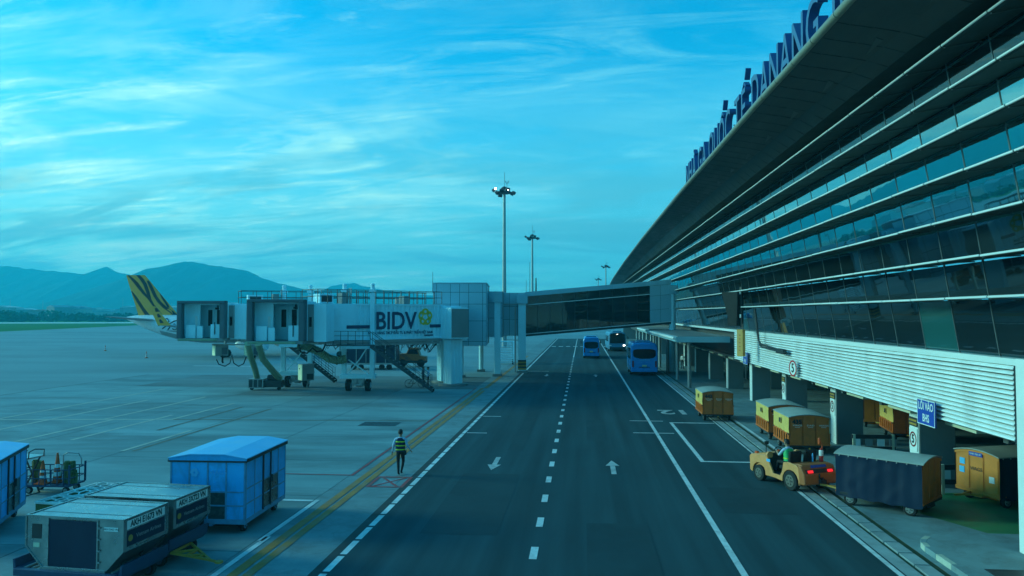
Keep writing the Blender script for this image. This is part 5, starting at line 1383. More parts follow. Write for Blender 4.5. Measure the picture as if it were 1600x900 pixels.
# netted pallet
px_, py_ = W(-13.75, 22.2)
d3 = uld_dolly((px_, py_), RZ, 'roller dolly under the netted pallet', False)
t = thing('netted_pallet', (px_, py_, .54), RZ, 'low pallet load covered by a pale hexagonal cargo net beside the left blue cart', 'pallet')
m = MB(); m.box(-1.58, 1.58, -1.2, 1.2, 0, .05); m.build('pallet_sheet', m_sil, t)
m = MB()
rq = random.Random(8)
for k in range(9): m.box(-1.5+k*.34, -1.22+k*.34, -1.1, 1.1, .05, .24+rq.uniform(-.06, .04))
m.build('load', m_load, t, bevel=.03)
m = MB()
for s in (-1, 1): m.box(-1.58, 1.58, s*1.17-.03, s*1.17+.03, .05, .30); m.box(s*1.55-.03, s*1.55+.03, -1.14, 1.14, .05, .30)
m.build('side_board', m_bundle, t)
m = MB(); m.bar((-1.58, -1.2, .34), (1.58, -1.2, .34), .06); m.bar((-1.58, 1.2, .34), (1.58, 1.2, .34), .06); m.bar((-1.58, -1.2, .34), (-1.58, 1.2, .34), .06); m.bar((1.58, -1.2, .34), (1.58, 1.2, .34), .06); m.build('top_rail', m_net, t)
m = MB(); 
def nz_(x, y): return .36+.07*noise.noise(Vector((x*2, y*2, 1)))
r6 = .17
for i in range(-9, 10):
    for j in range(-7, 8):
        cx_ = i*r6*1.5; cy_ = j*r6*1.732+(r6*.866 if i % 2 else 0)
        for q in range(3):
            a0, a1 = q*math.pi/3, (q+1)*math.pi/3
            A = (cx_+r6*math.cos(a0), cy_+r6*math.sin(a0)); B = (cx_+r6*math.cos(a1), cy_+r6*math.sin(a1))
            if all(abs(p[0]) < 1.56 and abs(p[1]) < 1.18 for p in (A, B)):
                m.bar((*A, nz_(*A)), (*B, nz_(*B)), .032)
m.build('net', m_net, t)

# ---- equipment trolley with cones and bundles, folding frame
tx, ty = W(-18.45, 26.3)
t = thing('equipment_trolley', (tx, ty), R(3), 'dark blue caged trolley holding cones and bundles beside the left blue cart', 'trolley')
m = MB(); m.box(-.85, .85, -.45, .45, .26, .32); m.build('deck', m_deck, t)
m = MB()
for y in (-.45, .45):
    for k in range(9): m.bar((-.85+k*.2125, y, .3), (-.85+k*.2125, y, .85), .025)
    for z in (.55, .85): m.bar((-.85, y, z), (.85, y, z), .03)
for x in (-.85, .85):
    for z in (.55, .85): m.bar((x, -.45, z), (x, .45, z), .03)
    m.bar((x, -.45, .3), (x, -.45, 1.0), .05); m.bar((x, .45, .3), (x, .45, 1.0), .05)
m.build('cage', m_deck, t)
m = MB(); m.tube([(.15, .3, .85), (.15, .3, 1.22), (.3, .3, 1.3), (.7, .3, 1.28), (.8, .3, 1.1), (.8, .3, .85)], .02, 6); m.build('hoop', m_steel, t)
for sx_ in (-.65, .65):
    for sy_ in (-.3, .3): wheel(t, sx_, sy_, .12, .08, axis='y', spokes=0)
def cone(loc, label, h=.75, group=None):
    t = thing('traffic_cone', loc, 0, label, 'traffic cone', group)
    def r_(z): return .03+(.15-.03)*(1-z/h)
    MB().box(-.2, .2, -.2, .2, 0, .035).build('base', m_coneo, t, bevel=.01)
    for k, (a, b) in enumerate(((.035, .22), (.22, .36), (.36, .50), (.50, .62), (.62, 1.0))):
        a_, b_ = max(.035, a*h), b*h
        MB().lathe([(r_(a_), a_), (r_(b_), b_)], 16).build('band', m_signw if k in (1, 3) else m_coneo, t, smooth=60)
    return t
c, s_ = math.cos(R(3)), math.sin(R(3))
def TT(x, y, z): return (tx+x*c-y*s_, ty+x*s_+y*c, z)
cone(TT(.10, .05, .322), 'taller cone standing upright in the dark blue trolley', 1.02)
cone(TT(-.25, -.2, .322), 'lower cone at the front of the dark blue trolley', .80)
for i, (x, y, h, r) in enumerate(((-.68, .15, 1.02, .17), (.48, .15, 1.0, .19), (.70, -.05, .72, .16))):
    m = MB(); n = 9
    rb = random.Random(i)
    for k in range(7): a = k*.9; m.cyl((.6*r*math.cos(a), .6*r*math.sin(a), 0), (.6*r*math.cos(a)+rb.uniform(-.03, .03), .6*r*math.sin(a)+rb.uniform(-.03, .03), h-.3+rb.uniform(-.08, .05)), r*.5, r*.42, 8)
    tag(m.build('bundle', m_bundle, loc=TT(x, y, .322)), ('olive bundle at the left end of the dark blue trolley', 'tall olive bundle under the wire hoop of the trolley', 'short olive bundle at the right end of the trolley')[i], 'bundle')
fx_, fy_ = W(-19.25, 26.0)
t = thing('folding_table', (fx_, fy_), R(-10), 'dark cross-legged folding stand beside the left blue cart', 'folding stand')
m = MB()
for y in (-.3, .3): m.bar((-.35, y, 0), (.35, y, 1.25), .04); m.bar((.35, y, 0), (-.35, y, 1.25), .04)
m.bar((-.35, -.3, 0), (-.35, .3, 0), .04); m.bar((.35, -.3, 0), (.35, .3, 0), .04); m.build('leg', m_dark, t)
MB().box(-.55, .5, -.36, .36, 1.25, 1.30).build('top', m_sil, t, bevel=.01)
m = MB(); m.tube([(.5, -.3, 1.28), (.52, -.3, 1.5), (.45, 0, 1.55), (.52, .3, 1.5), (.5, .3, 1.28)], .02, 6); m.tube([(-.5, -.3, 1.55), (.45, -.3, 1.55)], .02, 6); m.build('handle', m_dark, t)
cone(WD(-79.5, 125), 'small cone alone on the open apron, further left', .95, 'cones on the apron')
cone(WD(-61, 105), 'small cone on the apron below the aircraft tail', .95, 'cones on the apron')

# ---- buses
def bus(loc, rz, label, L_, h, body, front=False, w2=1.25):
    t = thing('bus', loc, rz, label, 'bus')
    def ringy(y, k, zt): 
        x = w2*k
        return [(-x, y, .38), (x, y, .38), (x+.02, y, 1.2), (x, y, zt-.75), (x*.95, y, zt-.25), (x*.80, y, zt-.05), (0, y, zt), (-x*.80, y, zt-.05), (-x*.95, y, zt-.25), (-x, y, zt-.75), (-x-.02, y, 1.2)]
    m = MB(); m.loft([ringy(-L_/2, .95, h-.12), ringy(-L_/2+.08, 1.0, h-.03), ringy(-L_/2+.5, 1, h), ringy(L_/2-.6, 1, h), ringy(L_/2-.1, .98, h-.05), ringy(L_/2, .93, h-.2)])
    m.build('body', body, t, smooth=35)
    # rear face at -y
    def oval(cx_, cz, a, b, p, y0, y1, bot=1.0):
        pts = []
        for k in range(28):
            q = 2*math.pi*k/28; c_, s__ = math.cos(q), math.sin(q)
            pts.append((cx_+a*math.copysign(abs(c_)**p, c_), cz+b*math.copysign(abs(s__)**p, s__)*(bot if s__ < 0 else .72)))
        return MB().prism(pts, y0, y1, 'y')
    if not front:
        oval(0, h-1.02, w2*.86, .55, .55, -L_/2-.02, -L_/2+.05).build('rear_window', m_bglass, t)
        for s in (-1, 1):
            MB().bc(s*w2*.86, -L_/2-.01, 1.15, .16, .06, .62).build('tail_light', m_tl, t, bevel=.02)
        m = MB(); m.box(-w2*.95, w2*.95, -L_/2-.07, -L_/2+.1, .36, .66); m.build('bumper', body, t, bevel=.04)
        MB().bc(0, -L_/2-.02, 1.72, 1.05, .05, .06).build('trim', m_dark, t)
        text('DANATRANS', .16, m_bluel, 'lettering', t, (0, -L_/2-.01, 1.55), ext=.004, bold=.008, xs=1.1)
        MB().bc(0, -L_/2-.015, .98, .46, .02, .16).build('number_plate', m_boxy, t)
        text('43B 018.62', .10, m_dark, 'plate_lettering', t, (0, -L_/2-.028, .98), ext=.002)
        m = MB()
        for k in range(3): m.bc(0, -L_/2-.012, .78+k*.045, 1.1, .02, .02)
        m.build('grille', m_dark, t)
        oval(0, h-.28, w2*.62, .06, .6, -L_/2-.035, -L_/2+.2).build('spoiler', body, t)
    else:
        m = MB(); m.prism([(-w2*.88, 1.35), (w2*.88, 1.35), (w2*.90, h-.42), (w2*.8, h-.30), (-w2*.8, h-.30), (-w2*.90, h-.42)], -L_/2-.03, -L_/2+.05, 'y'); m.build('windscreen', m_bglass, t)
        MB().bc(0, -L_/2-.04, h-.22, 1.5, .04, .16).build('destination_board', m_dark, t)
        for s in (-1, 1): MB().bc(s*w2*.80, -L_/2-.02, .98, .34, .06, .2).build('headlight', m_head if s > 0 else m_signw, t, bevel=.03)
        MB().cyl((-.02, -L_/2-.05, h-.3), (-.02, -L_/2+.0, h-.3), .10, .10, 10).build('roof_lamp', m_head, t)
        m = MB(); m.box(-w2*.95, w2*.95, -L_/2-.07, -L_/2+.1, .36, .7); m.build('bumper', m_dark, t, bevel=.04)
        m = MB(); m.bar((-.1, -L_/2-.06, 1.3), (-.9, -L_/2-.06, 1.75), .03); m.bar((.8, -L_/2-.06, 1.3), (.1, -L_/2-.06, 1.7), .03); m.build('wiper', m_dark, t)
    for s in (-1, 1):
        n = 6
        for k in range(n):
            y0 = -L_/2+.9+k*(L_-1.9)/n; y1 = y0+(L_-1.9)/n-.07
            m = MB(); m.prism([(y0, 1.55), (y1, 1.55), (y1, h-.6), (y0, h-.6)], s*(w2+.005)-.015, s*(w2+.005)+.015, 'x'); m.build('side_window', m_bglass, t)
        for y in (-L_/2+2.0, L_/2-2.2):
            wheel(t, s*(w2-.12), y, .46, .28)
            m = MB(); m.prism([(y+.56*math.cos(q*math.pi/8), .36+.56*math.sin(q*math.pi/8)) for q in range(9)], s*(w2+.012)-.012, s*(w2+.012)+.012, 'x'); m.build('wheel_arch', m_dark, t)
        yy = L_/2-.1 if not front else -L_/2+.1
        m = MB(); m.bar((s*w2*.9, yy, h-.5), (s*(w2+.32), yy+(.2 if not front else -.2), h-.7), .05); m.bc(s*(w2+.32), yy+(.2 if not front else -.2), h-.95, .14, .16, .46); m.build('mirror', m_dark, t, bevel=.03)
    m = MB(); m.box(-.72, .72, -L_/2+1.2, -L_/2+3.6, h-.03, h+.17); m.box(-.5, .5, .8, 2.0, h-.02, h+.12); m.build('roof_unit', m_bus2, t, bevel=.05)
    m = MB(); m.box(-w2*.92, w2*.92, -L_/2+.3, L_/2-.3, .22, .40); m.build('chassis', m_dark, t)
    return t
x, y = W(6.2, 75.2); bus((x, y+3.6), R(0), 'nearest blue bus seen from behind in the right lane by the kerb', 7.2, 3.28, m_bus, w2=1.32)
x, y = W(1.22, 103.5); bus((x, y+3.6), 0, 'smaller blue bus seen from behind in the middle lane', 7.2, 2.95, m_bus, w2=1.1)
x, y = W(5.55, 123); bus((x, y+5), R(2), 'dark fronted bus with lit headlight coming towards the camera', 10, 3.15, m_bus2, front=True, w2=1.38)

# ---- tow tractor with driver
trx, try_ = W(7.62, 27.4); TRZ = R(25)
def tractor():
    t = thing('tow_tractor', (trx, try_), TRZ, 'tan airport tow tractor with red tail lights pulling the dollies', 'tow tractor')
    W2 = .68
    def arc(cy, r, a0, a1, n=8): return [(cy+r*math.cos(R(a0+(a1-a0)*k/n)), .30+r*math.sin(R(a0+(a1-a0)*k/n))) for k in range(n+1)]
    side = [(1.50, .34), (1.52, .84), (1.42, .92), (.62, .98), (.50, .93), (.18, .42), (-.18, .42), (-.30, .62), (-.36, .92), (-.62, .97), (-1.02, .93), (-1.12, .86)] \
        + [(-1.18, .40)] + arc(-.72, .42, 188, -8)[::1] + [(.08, .28), (.46, .28)] + arc(.98, .37, 185, -5) + [(1.46, .30)]
    for s in (-1, 1):
        m = MB(); m.prism(side, s*W2-.035, s*W2+.035, 'x'); m.build('side_panel', m_tan, t, bevel=.012)
    m = MB(); m.box(-W2+.05, W2-.05, -1.15, 1.45, .24, .42); m.build('floor', m_dark, t)
    m = MB(); m.prism([(1.50, .50), (1.52, .84), (1.42, .93), (.62, 1.0), (.56, .96), (.56, .50)], -W2+.036, W2-.036, 'x'); m.build('bonnet', m_tan, t, bevel=.03)
    m = MB(); m.prism([(1.44, .935), (1.0, .99), (.62, 1.06), (.56, 1.02), (.56, .95), (1.44, .925)], -W2+.16, W2-.22, 'x'); m.build('bonnet_lid', m_tan, t, bevel=.02)
    m = MB(); m.prism([(.58, .40), (.58, 1.06), (.47, 1.10), (.43, .40)], -W2+.04, W2-.04, 'x'); m.build('dashboard', m_dark, t)
    for s in (-1, 1):
        m = MB(); m.cyl((s*.44, 1.50, .70), (s*.44, 1.55, .70), .10, .10, 16); m.build('headlight', m_signw, t)
        m = MB(); m.cyl((s*(W2-.06), .56, 1.02), (s*(W2-.06), .46, 1.02), .12, .13, 16); m.build('cowl_lamp', m_tan, t, smooth=50)
        MB().bc(s*.5, 1.36, .97, .1, .14, .07).build('indicator', m_coneo, t)
    # rear body
    m = MB(); m.prism([(-.42, .40), (-.42, .90), (-1.06, .98), (-1.22, .96), (-1.38, .68), (-1.42, .36), (-1.1, .28), (-.42, .28)], -W2+.036, W2-.036, 'x'); m.build('rear_body', m_brown, t, bevel=.04)
    m = MB(); m.prism([(-1.10, .30), (-1.10, .94), (-1.24, .93), (-1.41, .66), (-1.45, .36), (-1.4, .30)], -W2-.03, W2+.03, 'x'); m.build('counterweight', m_brown, t, bevel=.05)
    m = MB(); m.add([(-.58, -1.352, .70), (.58, -1.352, .70), (.58, -1.312, .82), (-.58, -1.312, .82), (-.58, -1.40, .70), (.58, -1.40, .70), (.58, -1.35, .82), (-.58, -1.35, .82)], [(0, 1, 2, 3), (4, 5, 6, 7), (0, 1, 5, 4), (2, 3, 7, 6), (0, 3, 7, 4), (1, 2, 6, 5)]); m.build('light_bar', m_dark, t)
    for s in (-1, 1):
        m = MB(); m.add([(s*.42-.11, -1.40, .72), (s*.42+.11, -1.40, .72), (s*.42+.11, -1.365, .80), (s*.42-.11, -1.365, .80), (s*.42-.11, -1.415, .715), (s*.42+.11, -1.415, .715), (s*.42+.11, -1.38, .805), (s*.42-.11, -1.38, .805)], [(0, 1, 2, 3), (4, 5, 6, 7), (0, 1, 5, 4), (2, 3, 7, 6), (0, 3, 7, 4), (1, 2, 6, 5)]); m.build('tail_light', m_brake, t)
    m = MB(); m.add([(-.30, -1.245, .94), (.34, -1.245, .94), (.34, -1.29, .86), (-.30, -1.29, .86), (-.30, -1.26, .95), (.34, -1.26, .95), (.34, -1.31, .87), (-.30, -1.31, .87)], [(0, 1, 2, 3), (4, 5, 6, 7), (0, 1, 5, 4), (2, 3, 7, 6), (0, 3, 7, 4), (1, 2, 6, 5)]); m.build('number_plate', m_bluesign, t)
    m = MB(); m.box(-.12, .12, -1.56, -1.38, .34, .48); m.bar((0, -1.5, .3), (0, -1.5, .56), .05); m.build('hitch', m_dark, t)
    m = MB(); m.tube([(-.05, -1.40, .66), (-.1, -1.47, .55), (-.02, -1.5, .46)], .03, 6); m.build('cable', m_black, t)
    for x in (-.33, .33):
        st = MB().box(x-.26, x+.26, -.45, .02, .62, .76).build('seat', m_black, t, bevel=.05)
        m = MB(); m.prism([(-.40, .74), (-.52, .74), (-.60, 1.28), (-.56, 1.33), (-.48, 1.30)], x-.25, x+.25, 'x'); m.build('backrest', m_black, st, bevel=.05)
        MB().box(x-.2, x+.2, -.40, -.05, .42, .62).build('seat_box', m_dark, t)
    m = MB(); n = 18; m.tube([(-.33+.19*math.cos(2*math.pi*k/n), .30+.10*math.sin(2*math.pi*k/n), 1.16+.15*math.sin(2*math.pi*k/n)) for k in range(n+1)], .018, 6)
    m.bar((-.33, .30, 1.16), (-.33, .48, .98), .04)
    for k in range(3): a = k*2.094; m.bar((-.33, .30, 1.16), (-.33+.18*math.cos(a), .30+.10*math.sin(a), 1.16+.14*math.sin(a)), .02)
    m.build('steering_wheel', m_black, t)
    m = MB(); m.bar((-.64, .66, .98), (-.66, .62, 1.42), .025); m.bc(-.66, .60, 1.45, .17, .04, .12); m.build('mirror', m_dark, t)
    m = MB(); m.lathe([(.07, .94), (.075, 1.0), (.075, 1.30), (.04, 1.38), (.04, 1.42)], 12, (.52, -.86, 0)); fe = m.build('fire_extinguisher', m_redp, t, smooth=50)
    MB().lathe([(.076, 1.16), (.077, 1.17), (.077, 1.33), (.06, 1.36)], 12, (.52, -.86, 0)).build('band', m_signw, fe)
    m = MB(); m.bar((.60, -.82, .9), (.60, -.82, 1.62), .025); m.lathe([(.045, 1.55), (.05, 1.58), (.05, 1.74), (.02, 1.78)], 10, (.52, -.78, 0)); m.build('beacon', m_coneo, t)
    m = MB(); m.lathe([(.03, .96), (.03, 1.18), (.015, 1.26)], 8, (.2, -.8, 0)); m.build('bottle', m_bluel, t)
    for sx_ in (-1, 1):
        wheel(t, sx_*(W2-.05), -.72, .34, .22, spokes=6, rim=m_rimd); wheel(t, sx_*(W2-.04), .98, .29, .18, spokes=5, rim=m_rimd)
    MB().bc(-W2-.037, .44, .84, .01, .2, .1).build('sticker', m_bluel, t)
    return t
tt = tractor()

# ================================================================== PEOPLE
def person(loc, rz, label, J, bones, cols, vest=None, hairpts=None, stripes=None, head=(0, 0, 1.60), name='person', face=0.0, group=None):
    """J joints (x,y,z,r); bones (a,b,material index). facing +y."""
    t = thing(name, loc, rz, label, 'person', group)
    keys = list(J); me = bpy.data.meshes.new('body')
    me.from_pydata([J[k][:3] for k in keys], [(keys.index(a), keys.index(b)) for a, b, c in bones], [])
    o = bpy.data.objects.new('tmp', me); COL.objects.link(o)
    sk = o.modifiers.new('skin', 'SKIN'); ss = o.modifiers.new('sub', 'SUBSURF'); ss.levels = 2; ss.render_levels = 2
    for i, k in enumerate(keys):
        d = me.skin_vertices[0].data[i]; r = J[k][3]; d.radius = r if isinstance(r, tuple) else (r, r); d.use_root = (k == 'pelvis')
    dg = bpy.context.evaluated_depsgraph_get(); bm_ = bpy.data.meshes.new_from_object(o.evaluated_get(dg)); bpy.data.objects.remove(o)
    bm_.materials.clear()
    for c in cols: bm_.materials.append(c)
    segs = [(Vector(J[a][:3]), Vector(J[b][:3]), c) for a, b, c in bones]
    for p in bm_.polygons:
        q = p.center; best = (9, 0)
        for a, b, c in segs:
            ab = b-a; u = max(0, min(1, (q-a).dot(ab)/max(1e-9, ab.length_squared))); dd = (q-(a+ab*u)).length
            if dd < best[0]: best = (dd, c)
        p.material_index = best[1]; p.use_smooth = True
    b = bpy.data.objects.new('body', bm_); COL.objects.link(b); b.parent = t
    hx, hy, hz = head
    # head with face and ears, on the neck
    m = MB(); prof = [(.02, -.115), (.05, -.105), (.068, -.06), (.078, 0), (.082, .04), (.072, .085), (.04, .115), (.005, .123)]
    m.lathe(prof, 18); m.v = [(x, y*1.18-(0.012 if z < -.05 else 0)*(-1), z) for x, y, z in m.v]
    m.add([(-.012, .085, -.02), (.012, .085, -.02), (0, .118, -.03), (0, .09, .02)], [(0, 1, 2), (0, 2, 3), (1, 3, 2)])
    for s in (-1, 1): m.bc(s*.084, -.005, -.01, .014, .035, .055)
    m.T = Matrix(); hm = Matrix.Translation(head) @ Matrix.Rotation(face, 4, 'Z'); m.v = [tuple(hm @ Vector(v)) for v in m.v]
    h = m.build('head', m_skin, t, smooth=80)
    for s in (-1, 1):
        m = MB(hm.copy()); m.bc(s*.032, .084, .012, .022, .012, .010); m.build('eye', m_dark, h)
    m = MB(hm.copy()); m.bc(0, .084, -.062, .04, .012, .010); m.build('mouth', m_redp, h)
    m = MB(hm.copy()); vs = []; n = 18; rows = 6
    for j in range(rows):
        ph = j/(rows-1)
        for i in range(n):
            a = 2*math.pi*i/n; back = -math.sin(a)          # 1 at the back of the head
            low = -.055*max(0, back)+.035*(1-max(0, back))
            z = .132-(.132-low)*ph; rr_ = .094*math.sqrt(max(0.0, 1-((z-.02)/.118)**2)) if z > .02 else .094
            vs.append((rr_*math.cos(a)*.98, rr_*math.sin(a)*1.17-.006, z))
    m.add(vs, [(j*n+i, (j+1)*n+i, (j+1)*n+(i+1) % n, j*n+(i+1) % n) for j in range(rows-1) for i in range(n)]+[tuple(range(n))]); m.build('hair', m_hair, h, smooth=80)
    if vest:
        rows = vest[1]; m = MB(); n = 20; vs = []
        for (x, y, z, a_, b_) in rows:
            for i in range(n):
                q = 2*math.pi*i/n; c_, s__ = math.cos(q), math.sin(q)
                vs.append((x+a_*math.copysign(abs(c_)**.75, c_), y+b_*math.copysign(abs(s__)**.75, s__), z))
        m.add(vs, [(j*n+i, j*n+(i+1) % n, (j+1)*n+(i+1) % n, (j+1)*n+i) for j in range(len(rows)-1) for i in range(n)]); v = m.build('vest', vest[0], t, smooth=70)
        for z0, z1 in (stripes or []):
            m = MB(); vs = []
            for z in (z0, z1):
                x, y, a_, b_ = [interp(z, [(r[2], r[k]) for r in rows]) for k in (0, 1, 3, 4)]
                for i in range(n):
                    q = 2*math.pi*i/n; c_, s__ = math.cos(q), math.sin(q)
                    vs.append((x+(a_+.006)*math.copysign(abs(c_)**.75, c_), y+(b_+.006)*math.copysign(abs(s__)**.75, s__), z))
            m.add(vs, [(i, (i+1) % n, n+(i+1) % n, n+i) for i in range(n)]); m.build('reflective_band', m_refl, v, smooth=70)
    return t
def hand(J, B, side, wr, d, mat, curl=.35):
    """palm, four fingers and thumb hung from wrist key wr, pointing along d (unit), index skin material."""
    p = Vector(J[wr][:3]); d = Vector(d).normalized(); f = Vector((0, 1, 0)); f = (f-d*f.dot(d)).normalized(); nrm = d.cross(f)*(1 if side == 'L' else -1)
    k = 'palm'+side; J[k] = (*(p+d*.05), (.024, .024)); B.append((wr, k, mat))
    for i, (o_, l) in enumerate(((.030, .068), (.010, .076), (-.010, .070), (-.028, .056))):
        a = p+d*.09+f*o_; b = a+d*l*.6-nrm*l*curl*.4; c = b+d*l*.4-nrm*l*curl
        for nm, q, r in (('a', a, .009), ('b', b, .0085), ('c', c, .007)): J['f%d%s%s' % (i, nm, side)] = (*q, r)
        B += [(k, 'f%da%s' % (i, side), mat), ('f%da%s' % (i, side), 'f%db%s' % (i, side), mat), ('f%db%s' % (i, side), 'f%dc%s' % (i, side), mat)]
    a = p+d*.045+f*.040; b = a+d*.035+f*.016
    J['t0'+side] = (*a, .010); J['t1'+side] = (*b, .008); B += [(k, 't0'+side, mat), ('t0'+side, 't1'+side, mat)]
def skeleton(stride=.0, larm=(-.30, 0), rarm=(.30, 0), lknee=0, rknee=0):
    J = {'pelvis': (0, 0, .93, (.15, .10)), 'waist': (0, .005, 1.06, (.14, .095)), 'chest': (0, .01, 1.24, (.165, .105)), 'shoulders': (0, 0, 1.38, (.14, .085)), 'neck': (0, .005, 1.46, (.055, .055)), 'skull': (0, .01, 1.58, (.05, .06)),
         'hipL': (-.09, 0, .86, .088), 'hipR': (.09, 0, .86, .088)}
    return J
# walker: mid-stride, seen from behind, carrying a phone in the left hand
J = skeleton(); B = [('pelvis', 'waist', 0), ('waist', 'chest', 1), ('chest', 'shoulders', 1), ('shoulders', 'neck', 1), ('neck', 'skull', 2), ('pelvis', 'hipL', 0), ('pelvis', 'hipR', 0)]
J.update({'kneeL': (-.085, .02, .49, .062), 'ankL': (-.045, -.14, .11, .045), 'toeL': (-.05, .03, .035, .036),
          'kneeR': (.09, .16, .50, .062), 'ankR': (.02, .10, .10, .045), 'toeR': (.02, .27, .04, .036),
          'shL': (-.185, 0, 1.38, .062), 'elL': (-.27, -.06, 1.12, .046), 'wrL': (-.315, .08, .90, .032),
          'shR': (.185, 0, 1.38, .062), 'elR': (.27, -.03, 1.14, .046), 'wrR': (.36, .10, .96, .032)})
B += [('hipL', 'kneeL', 0), ('kneeL', 'ankL', 0), ('ankL', 'toeL', 3), ('hipR', 'kneeR', 0), ('kneeR', 'ankR', 0), ('ankR', 'toeR', 3),
      ('shoulders', 'shL', 1), ('shL', 'elL', 1), ('elL', 'wrL', 1), ('shoulders', 'shR', 1), ('shR', 'elR', 1), ('elR', 'wrR', 1)]
hand(J, B, 'L', 'wrL', (-.1, .35, -.9), 2); hand(J, B, 'R', 'wrR', (.3, .5, -.8), 2)
VEST = [(0, .005, .90, .185, .135), (0, .005, 1.06, .175, .128), (0, .01, 1.22, .19, .138), (0, .005, 1.36, .185, .118), (0, 0, 1.43, .12, .08)]
wk = person(WD(-7.02, 29.0, .0), R(4), 'person walking away in navy vest with three yellow-green bands, white sleeves and dark trousers', J, B, [m_trous, m_shirt, m_skin, m_black], (m_vest, VEST), None, [(.97, 1.01), (1.12, 1.16), (1.27, 1.31)], (0, .02, 1.625), face=R(-10))
m = MB(); m.bc(.20, -.02, .86, .07, .11, .17); m.build('belt_pouch', m_black, wk, bevel=.02)
m = MB(); m.bc(-.345, .12, .80, .012, .07, .14); tag(m.build('phone', m_black, loc=wk.location, rz=wk.rotation_euler.z), 'dark handset held in the left hand of the walking person', 'handset')
# driver
J = {'pelvis': (0, -.22, .86, (.15, .11)), 'waist': (0, -.22, 1.0, (.14, .10)), 'chest': (0, -.18, 1.18, (.165, .11)), 'shoulders': (0, -.16, 1.32, (.14, .09)), 'neck': (0, -.13, 1.40, .055), 'skull': (0, -.10, 1.51, .055),
     'hipL': (-.09, -.15, .84, .09), 'hipR': (.09, -.15, .84, .09), 'kneeL': (-.13, .22, .84, .07), 'kneeR': (.13, .22, .84, .07), 'ankL': (-.12, .32, .50, .05), 'ankR': (.12, .34, .50, .05), 'toeL': (-.12, .44, .46, .04), 'toeR': (.12, .46, .46, .04),
     'shL': (-.185, -.15, 1.32, .062), 'shR': (.185, -.15, 1.32, .062), 'elL': (-.25, .02, 1.10, .048), 'elR': (.25, .02, 1.10, .048), 'wrL': (-.15, .24, 1.17, .034), 'wrR': (.15, .24, 1.17, .034)}
B = [('pelvis', 'waist', 0), ('waist', 'chest', 1), ('chest', 'shoulders', 1), ('shoulders', 'neck', 1), ('neck', 'skull', 2), ('pelvis', 'hipL', 0), ('pelvis', 'hipR', 0), ('hipL', 'kneeL', 0), ('kneeL', 'ankL', 0), ('ankL', 'toeL', 3), ('hipR', 'kneeR', 0), ('kneeR', 'ankR', 0), ('ankR', 'toeR', 3),
     ('shoulders', 'shL', 1), ('shL', 'elL', 1), ('elL', 'wrL', 2), ('shoulders', 'shR', 1), ('shR', 'elR', 1), ('elR', 'wrR', 2)]
hand(J, B, 'L', 'wrL', (.2, .6, .3), 2, .6); hand(J, B, 'R', 'wrR', (-.2, .6, .3), 2, .6)
c, s_ = math.cos(TRZ), math.sin(TRZ)
dl = (trx-.33*c-0*s_, try_-.33*s_, 0)
person(dl, TRZ, 'person in green high-visibility vest sitting at the wheel of the tan tractor', J, B, [m_trous, m_shirt, m_skin, m_black],
       (m_hivis, [(0, -.22, .92, .19, .15), (0, -.20, 1.08, .185, .14), (0, -.175, 1.22, .195, .145), (0, -.16, 1.32, .18, .12), (0, -.14, 1.385, .11, .08)]), None, [(1.0, 1.04)], (0, -.09, 1.555))
# standing people, far
J = skeleton(); B = [('pelvis', 'waist', 0), ('waist', 'chest', 1), ('chest', 'shoulders', 1), ('shoulders', 'neck', 1), ('neck', 'skull', 2), ('pelvis', 'hipL', 0), ('pelvis', 'hipR', 0)]
J.update({'kneeL': (-.10, .02, .49, .062), 'ankL': (-.11, -.02, .10, .045), 'toeL': (-.12, .13, .035, .036), 'kneeR': (.10, .03, .49, .062), 'ankR': (.12, 0, .10, .045), 'toeR': (.14, .15, .035, .036),
          'shL': (-.185, 0, 1.38, .062), 'elL': (-.25, -.03, 1.12, .046), 'wrL': (-.22, .12, .92, .032), 'shR': (.185, 0, 1.38, .062), 'elR': (.25, -.02, 1.12, .046), 'wrR': (.20, .16, .98, .032)})
B += [('hipL', 'kneeL', 0), ('kneeL', 'ankL', 0), ('ankL', 'toeL', 3), ('hipR', 'kneeR', 0), ('kneeR', 'ankR', 0), ('ankR', 'toeR', 3), ('shoulders', 'shL', 1), ('shL', 'elL', 1), ('elL', 'wrL', 1), ('shoulders', 'shR', 1), ('shR', 'elR', 1), ('elR', 'wrR', 1)]
hand(J, B, 'L', 'wrL', (.2, .5, -.8), 2); hand(J, B, 'R', 'wrR', (-.2, .6, -.7), 2)
person(WD(11.2, 84, .004), R(150), 'person in white top standing by the glass doors under the far canopy', J, B, [m_trous, m_signw, m_skin, m_black], head=(0, .02, 1.625))
person(WD(8.25, 88, .004), R(200), 'person in pale clothes standing beside the far canopy post behind the nearest bus', J, B, [m_planeg, m_signw, m_skin, m_black], head=(0, .02, 1.625))
person((*LW(-7.0, 62.8), 0), R(100), 'person in pale shirt standing against the ribbed bridge pedestal', J, B, [m_trous, m_shirt, m_skin, m_black], head=(0, .02, 1.625))
person((*LW(-7.5, 63.4), 0), R(-60), 'person in dark clothes standing beside the bicycle', J, B, [m_trous, m_vest, m_skin, m_black], head=(0, .02, 1.625))
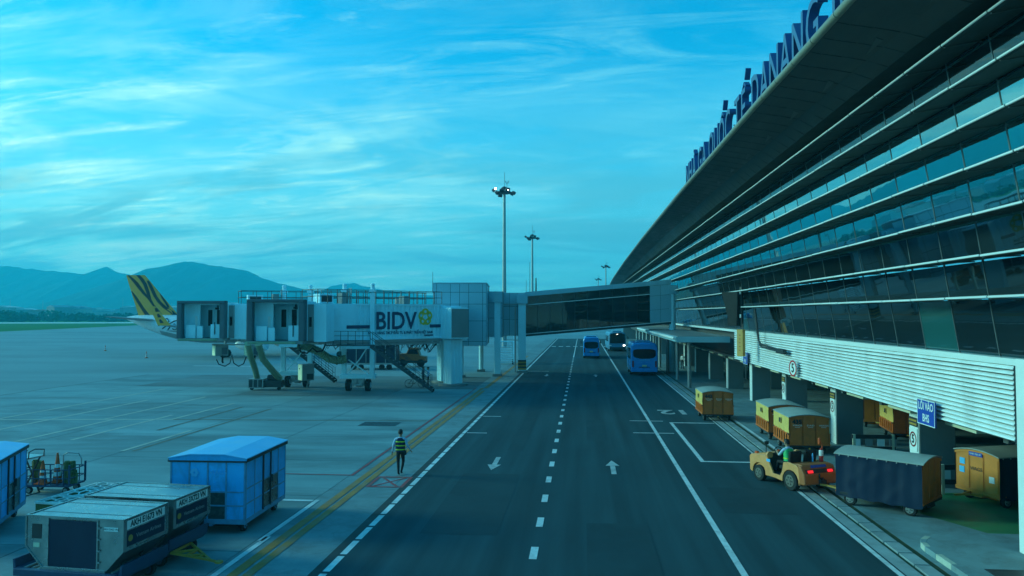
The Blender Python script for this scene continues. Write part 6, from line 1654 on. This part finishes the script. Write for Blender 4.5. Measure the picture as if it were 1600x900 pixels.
# ================================================================== each far-apart piece its own object
def split_pieces():
    for o in list(bpy.data.objects):
        if o.type != 'MESH' or o.get('kind') or o.data.users > 1 or 'lettering' in o.name or not o.parent: continue
        me = o.data; n = len(me.vertices)
        if n > 6000: continue
        par = list(range(n))
        def fd(i):
            while par[i] != i: par[i] = par[par[i]]; i = par[i]
            return i
        for e in me.edges:
            a, b = fd(e.vertices[0]), fd(e.vertices[1])
            if a != b: par[a] = b
        isl = {}
        for i in range(n): isl.setdefault(fd(i), []).append(i)
        if len(isl) < 2 or len(isl) > 200: continue
        ks = list(isl); bx = []
        for k in ks:
            c = [me.vertices[i].co for i in isl[k]]
            lo = [min(v[a] for v in c) for a in range(3)]; hi = [max(v[a] for v in c) for a in range(3)]
            bx.append((lo, hi, max(h-l for l, h in zip(lo, hi))))
        gp_ = list(range(len(ks)))
        def fg(i):
            while gp_[i] != i: i = gp_[i]
            return i
        for i in range(len(ks)):
            for j in range(i):
                g2 = sum(max(0, bx[i][0][a]-bx[j][1][a], bx[j][0][a]-bx[i][1][a])**2 for a in range(3))
                if g2**.5 <= max(.02, .5*max(bx[i][2], bx[j][2])): gp_[fg(i)] = fg(j)
        gr = {}
        for i in range(len(ks)): gr.setdefault(fg(i), []).append(ks[i])
        if len(gr) < 2: continue
        owner = {}
        for q, (g, lst) in enumerate(gr.items()):
            for k in lst:
                for i in isl[k]: owner[i] = q
        faces = [[] for _ in gr]
        for p in me.polygons: faces[owner[p.vertices[0]]].append(p)
        for q, fl in enumerate(faces):
            idx = {}; vs = []; fs = []
            for p in fl:
                for v in p.vertices:
                    if v not in idx: idx[v] = len(vs); vs.append(tuple(me.vertices[v].co))
                fs.append(tuple(idx[v] for v in p.vertices))
            m2 = bpy.data.meshes.new(me.name); m2.from_pydata(vs, [], fs)
            for mt in me.materials: m2.materials.append(mt)
            m2.polygons.foreach_set('material_index', [p.material_index for p in fl]); m2.polygons.foreach_set('use_smooth', [p.use_smooth for p in fl])
            if any(p.use_smooth for p in fl): m2.set_sharp_from_angle(angle=R(60))
            if q == 0: first = m2
            else:
                c = o.copy(); c.data = m2; COL.objects.link(c)
        o.data = first
split_pieces()
